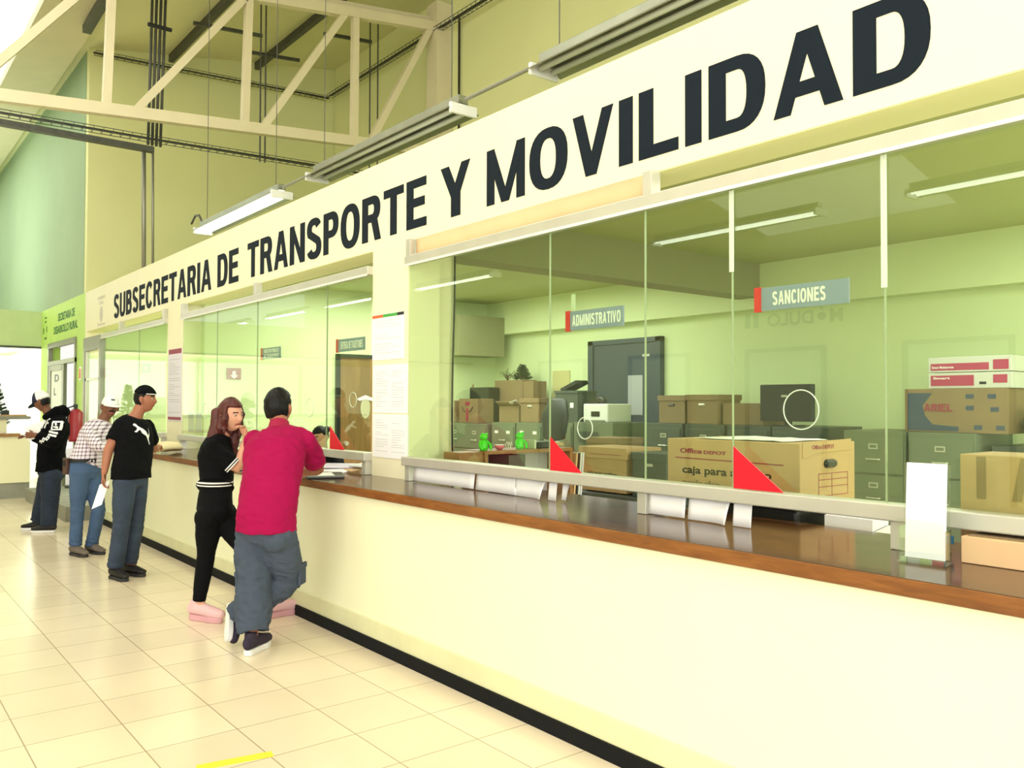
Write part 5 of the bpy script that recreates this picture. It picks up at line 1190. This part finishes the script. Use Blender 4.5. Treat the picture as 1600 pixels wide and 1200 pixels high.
# ---------------------------------------------------------------- woman in black
def long_hair(x, y, z, dy):
    if dy > .35: return .016 if z > .06 else -.014
    if dy > .1 and abs(x) < .045: return .016 if z > .055 else -.014
    return .022
def long_extra(h, hc, hs, hf, hu, J):
    for i, (q, b, L, r) in enumerate(((-1, -.02, .30, .042), (-.7, -.07, .40, .055), (0, -.09, .42, .06), (.7, -.075, .36, .055), (1, -.02, .20, .034), (1.05, .02, .13, .026), (-1.05, .02, .18, .03))):
        p = hc+hs*q*.07+hf*b+hu*.01; dn = V((-.22, -.10, -1)).normalized() if b < -.03 else V((-.05, -.03, -1)).normalized()
        pts = [p+dn*L*t+hs*.012*math.sin(t*9+i)+hf*.010*math.cos(t*7+i) for t in (0, .25, .5, .75, 1)]
        h.tube(pts, [(r, r*.8), (r*1.05, r*.85), (r, r*.8), (r*.85, r*.6), (r*.35, r*.25)], 12, side=hs, roundcap=True)
root, J, sd, fw, shirt, tr, H, off = person('woman', 'woman with long reddish hair in black top and leggings, hand raised to her mouth', (.95, .05, 0), (.38, -.92, -.10), up=(-.04, 0, 1),
    skin='skin_light', sizes=dict(hp=.165, wa=.135, ch=.15, dep=.118, arm=.9, leg=1.08, head=1.0),
    spec=dict(handR=((-.42, -.18, .9), (-.6, -.3, -.5), 1, .75), handL=((1, .2, -.1), (0, 0, -1), 1, .3), hk=.92, hair=('hair_red', long_hair, .006), hair_extra=long_extra,
        shirt=('black_cloth', .78, .012, .115, .008), wr=.005, pants=('black_legging', [.088, .082, .062, .060, .060, .056, .042], .008), pants_name='leggings', ptop=.002, wrp=.002, kf=.001, rise=1.0, 
        shoe=('pink_shoe', 'pink_sole', 1.08, .014)))
for k_, (z, mm) in enumerate(((.148, 'cap_white'), (.138, 'black_cloth'), (.128, 'cap_white'))):
    MB().tube([J['pelvis']+V((0,0,z)), J['pelvis']+V((0,0,z+.008))], [(.156, .125), (.156, .125)], 28, side=sd).build('waistband_stripe', mm, shirt)
for q in 'RL':
    a, b = J['sh'+q], J['el'+q]
    for t_, mm in ((.74, 'cap_white'), (.775, 'black_cloth'), (.81, 'cap_white')): MB().tube([lerp(a, b, t_), lerp(a, b, t_+.035)], .0655, 20).build('sleeve_stripe', mm, shirt)
# ---------------------------------------------------------------- man in black t-shirt
root, J, sd, fw, shirt, tr, H, off = person('puma', 'man in black t-shirt with white leaping cat logo and blue jeans', tuple(R_ax*.85-F_ax*.53), tuple(R_ax*.98+F_ax*.12-V((0,0,.05))),
    skin='skin_tan', sizes=dict(hp=.16, wa=.158, ch=.175, dep=.125, arm=1.05, leg=1.05, bel=.02),
    spec=dict(handR=((-.05, .05, -1), (.75, -.5, 0), 1, .55), handL=((.3, .95, -.1), (.3, 0, -.9), 1, .5), hair=('hair_black', short_hair(.010, .06, .02), .005),
        shirt=('black_cloth', .62, .02, -.055, .009), wr=.006, folds=lambda J: [(J['waist'], .2, .003)], pants=('denim', [.096, .090, .074, .072, .072, .070, .066], .009), pants_name='jeans', wrp=.006, kf=.006,
        shoe=('black_shoe', 'black_sole', 1.0)))
hc, hs, hf, hu = H
# cap worn pushed back, dark with a pale edge
def fn(x, y, z, dy): return .02 if z > .045-.25*y*.3 else -.01
hv, fs, _, _, _ = head_pts(hc, hf, hu, 1.0, grow=fn); h = MB(); h.add(hv, fs); me = remesh(h, .005, 2, 'cap', off); cp = link(me, 'cap', 'black_cloth', root)
MB().tube([hc+(hs*.08*math.cos(a)+hf*(.0+.108*math.sin(a))+hu*(.052-.0*math.sin(a))) for a in [PI*(.1+.8*k/12) for k in range(13)]], .004, 6).build('cap_edge', 'cap_white', cp)
PUMA = [(-.10,.105),(-.085,.125),(-.06,.118),(-.045,.095),(-.015,.075),(.02,.055),(.045,.03),(.062,-.005),(.075,-.02),(.09,.0),(.10,.05),(.108,.075),(.1,.02),(.098,-.02),(.085,-.05),(.082,-.09),(.09,-.125),(.075,-.125),(.068,-.09),(.055,-.05),(.035,-.02),(.0,.0),(-.02,.02),(-.035,.05),(-.05,.045),(-.085,.02),(-.11,.03),(-.085,.045),(-.06,.07),(-.075,.09)]
decal(shirt, root, [[(x*.72, y*.78) for x, y in PUMA]], lerp(J['chest'], J['waist'], .05)+fw*.05+V((0,0,.035)), -sd, (0, 0, 1), fw, 'cat_logo', 'sign_white', .0035)
t_ = thing('folded_paper', (J['wrR'].x, J['wrR'].y, .78), 'folded white paper hanging from the right hand of the man in black t-shirt', 'paper')
hp = J['wrR']+V((0, 0, -.10)); MB().obox(hp+V((-.0, .0, -.10))-R_ax*.03, R_ax*.045+V((0,0,.02)), V((0,0,.11))+R_ax*.035, F_ax*.0015).build('sheet', 'white', t_)
# ---------------------------------------------------------------- man in plaid shirt
root, J, sd, fw, shirt, tr, H, off = person('plaid', 'moustached man in white cap and plaid shirt leaning on the counter', tuple(R_ax*.75-F_ax*.6), (.0, -1, .0), up=(.1, 0, 1),
    skin='skin_dark', sizes=dict(hp=.16, wa=.16, ch=.175, dep=.125, leg=1.05, bel=.02),
    spec=dict(handR=((1, .1, -.1), (0, 0, -1), 1, .5), handL=((.8, .6, -.1), (0, 0, -1), 1, .4), hair=('hair_black', short_hair(.009, .05, -.01), .006),
        shirt=('plaid', 1.9, .016, .02, .009), wr=.006, pants=('denim_l', [.094, .086, .068, .066, .066, .062, .062], .009), pants_name='jeans', wrp=.005, kf=.005,
        shoe=('boot', 'black_sole', 1.05)))
hc, hs, hf, hu = H
cap_on(root, hc, hs, hf, hu, 1.04, 'cap_white', 'cap_white')
decal([o for o in root.children if o.name.startswith('cap')][0], root, [[(-.02, 0), (.02, 0), (.02, .018), (-.02, .018)]], hc+hu*.07+hf*.1, hs, hu, hf, 'cap_badge', 'cabinet_dark', .004)
MB().tube([hc+hf*.098-hu*.040+hs*x-hu*abs(x)*.35 for x in (-.03, -.015, 0, .015, .03)], [.004, .008, .008, .008, .004], 8).build('moustache', 'hair_black', root, smooth=True)
MB().tube([J['pelvis']+V((0,0,.045)), J['pelvis']+V((0,0,.08))], [(.170, .138), (.168, .136)], 28, side=sd).build('belt', 'black_shoe', tr)
b_ = J['pelvis']+sd*.175-fw*.05+V((0,0,.005)); o = MB().obox(b_, sd*.022, fw*.045, V((0,0,.085))).build('belt_holster', 'leather', root, bevel=.012)
MB().obox(b_+sd*.023+V((0,0,.03)), sd*.002, fw*.03, V((0,0,.03))).build('holster_flap', 'black_shoe', o)
# ---------------------------------------------------------------- man in hoodie
root, J, sd, fw, shirt, tr, H, off = person('hood', 'man in black hoodie and two-tone cap writing at the reception desk', tuple(-R_ax), tuple(-R_ax*.9-V((0,0,.45))), up=tuple(-R_ax*.3+V((0,0,1))),
    skin='skin_dark', sizes=dict(hp=.185, wa=.225, ch=.235, dep=.15, arm=1.25, leg=1.15, bel=.03),
    spec=dict(handR=(tuple(-R_ax), (0, 0, -1), 1, .5), handL=(tuple(-R_ax), tuple(F_ax), -1, .6), hair=('hair_black', short_hair(.006, .055, .01), .006), shirt_name='hoodie',
        shirt=('black_hoodie', 1.85, .022, -.03, .011), wr=.010, folds=lambda J: [(J['elL'], .15, .006)], pants=('denim_d', [.106, .10, .088, .086, .086, .084, .078], .01), pants_name='jeans', wrp=.009, kf=.008,
        shoe=('black_shoe', 'white_sole', 1.0)))
hc, hs, hf, hu = H
cap_on(root, hc, hs, hf, hu, 1.06, 'cap_white', 'cap_navy', front='cap_navy')
mb = MB(); mb.tube([J['neck']-fw*.05+sd*.16-V((0,0,.04)), J['neck']-fw*.15+sd*.08+V((0,0,.02)), J['neck']-fw*.17+V((0,0,.03)), J['neck']-fw*.15-sd*.08+V((0,0,.02)), J['neck']-fw*.05-sd*.16-V((0,0,.04))], [.04, .07, .075, .07, .04], 14, roundcap=True)
me = remesh(mb, .009, 3, 'hood', off); wrinkle(me, .006, 14); link(me, 'hood', 'black_hoodie', shirt)
def rect(x, y, w_, h_, r=0):
    c, s = math.cos(r), math.sin(r); return [(x+c*a-s*b, y+s*a+c*b) for a, b in ((-w_/2, -h_/2), (w_/2, -h_/2), (w_/2, h_/2), (-w_/2, h_/2))]
O_ = lerp(J['shL'], J['elL'], .35); n_ = -F_ax
pr_ = lambda polys, name, mm='sign_white': decal(shirt, root, polys, O_, R_ax, (0, 0, 1), n_, name, mm, .005)
pr_([rect(.02, .06, .11, .11), rect(.02, .06, .075, .075), rect(.02, .07, .02, .05, .5), rect(.015, .04, .05, .012, -.4), rect(.035, .05, .012, .05, .3)], 'square_print')
pr_([rect(-.005, -.02, .12, .022, -.2), rect(-.01, -.055, .11, .022, -.2)], 'stripe_print')
pr_([rect(-.15, .09, .02, .13, -.25), rect(-.125, .14, .05, .02, -.25), rect(-.13, .09, .035, .02, -.25), rect(-.2, .08, .02, .12, -.25)], 'letter_print')
pr_([rect(-.055, -.09, .035, .05, -.5), rect(-.055, -.09, .014, .025, -.5), rect(-.10, -.11, .035, .05, -.5), rect(-.10, -.11, .014, .025, -.5), rect(-.145, -.14, .035, .05, -.5), rect(-.145, -.14, .014, .025, -.5)], 'number_print')
t_ = thing('form_sheet', (J['wrL'].x-.05, J['wrL'].y, 1.1), 'tilted white form held up by the man in black hoodie', 'paper')
MB().obox(J['wrL']+R_ax*-.02+F_ax*.10+V((0,0,.06)), R_ax*.14+V((0,0,.055)), V((0,0,.08))-R_ax*.03, F_ax*.0012).build('sheet', 'white', t_)
t_ = thing('pen', (J['wrL'].x-.1, J['wrL'].y, 1.2), 'white pen in the hand of the man in black hoodie', 'pen')
e_ = J['wrL']-R_ax*.11; MB().tube([e_+V((0,0,-.01)), e_-R_ax*.09+V((0,0,.035))], .004, 8).build('barrel', 'white2', t_); MB().tube([e_-R_ax*.09+V((0,0,.035)), e_-R_ax*.10+V((0,0,.04))], .0025, 8).build('tip', 'black', t_)
# ---------------------------------------------------------------- staff woman behind the glass
PJ['staff'] = dict(foot=(3.75, 7.75, 0), pelvis=(3.95, 7.95, .52), hipL=(3.9, 7.86, .5), hipR=(3.9, 8.04, .5), kneeL=(3.6, 7.62, .52), kneeR=(3.55, 7.8, .52), ankL=(3.58, 7.6, .1), ankR=(3.55, 7.8, .1), toeL=(3.45, 7.5, .03), toeR=(3.42, 7.7, .03),
    waist=(3.92, 7.9, .72), chest=(3.86, 7.85, .92), neck=(3.8, 7.8, 1.12), head=(3.74, 7.73, 1.25), shL=(3.93, 7.68, 1.03), shR=(3.72, 7.98, 1.03), elL=(3.85, 7.5, .85), wrL=(3.72, 7.3, .87), elR=(3.6, 7.9, .83), wrR=(3.55, 7.65, .86))
def bun(h, hc, hs, hf, hu, J): h.ball(hc-hf*.10+hu*.055, (.04, .04, .036), 14, 10)
def pulled(x, y, z, dy):
    return (.009 if z > .03 else .007) if (z > .05 or (dy < .15 and z > -.03-.0*x)) else -.012
PJ['staff'] = {k: (a+.2, b+.41, (c-.015 if c > .3 else c)) for k, (a, b, c) in PJ['staff'].items()}
root, J, sd, fw, shirt, tr, H, off = person('staff', 'office woman with dark hair bun seated behind the glass beside the far red triangle', (-.75, -.66, 0), (-.93, -.25, -.25), skin='skin_light', sizes=dict(hp=.15, wa=.13, ch=.15, dep=.11, arm=.9, leg=.9, head=.97),
    spec=dict(handR=((-.3, -.9, 0), (0, 0, -1), 1, .4), handL=((-.5, -.8, 0), (0, 0, -1), -1, .4), hk=.9, hair=('hair_black', pulled, .006), hair_extra=bun,
        shirt=('black_cloth', 1.9, .012, .0, .009), wr=.004, shirt_name='jacket', pants=('black_cloth', [.085, .08, .065, .062, .06, .055, .05], .01), shoe=('black_shoe', 'black_sole', .9)))
t = thing('office_stool', (4.17, 8.38, 0), 'dark office stool under the seated office woman', 'stool')
MB().tube([(4.17, 8.38, .33), (4.17, 8.38, .36)], .2, 20).build('seat', 'black', t, bevel=.005); MB().tube([(4.17, 8.38, .02), (4.17, 8.38, .33)], .03, 10).build('column', 'dark_steel', t); MB().tube([(4.17, 8.38, 0), (4.17, 8.38, .025)], .22, 20).build('foot_plate', 'dark_steel', t)
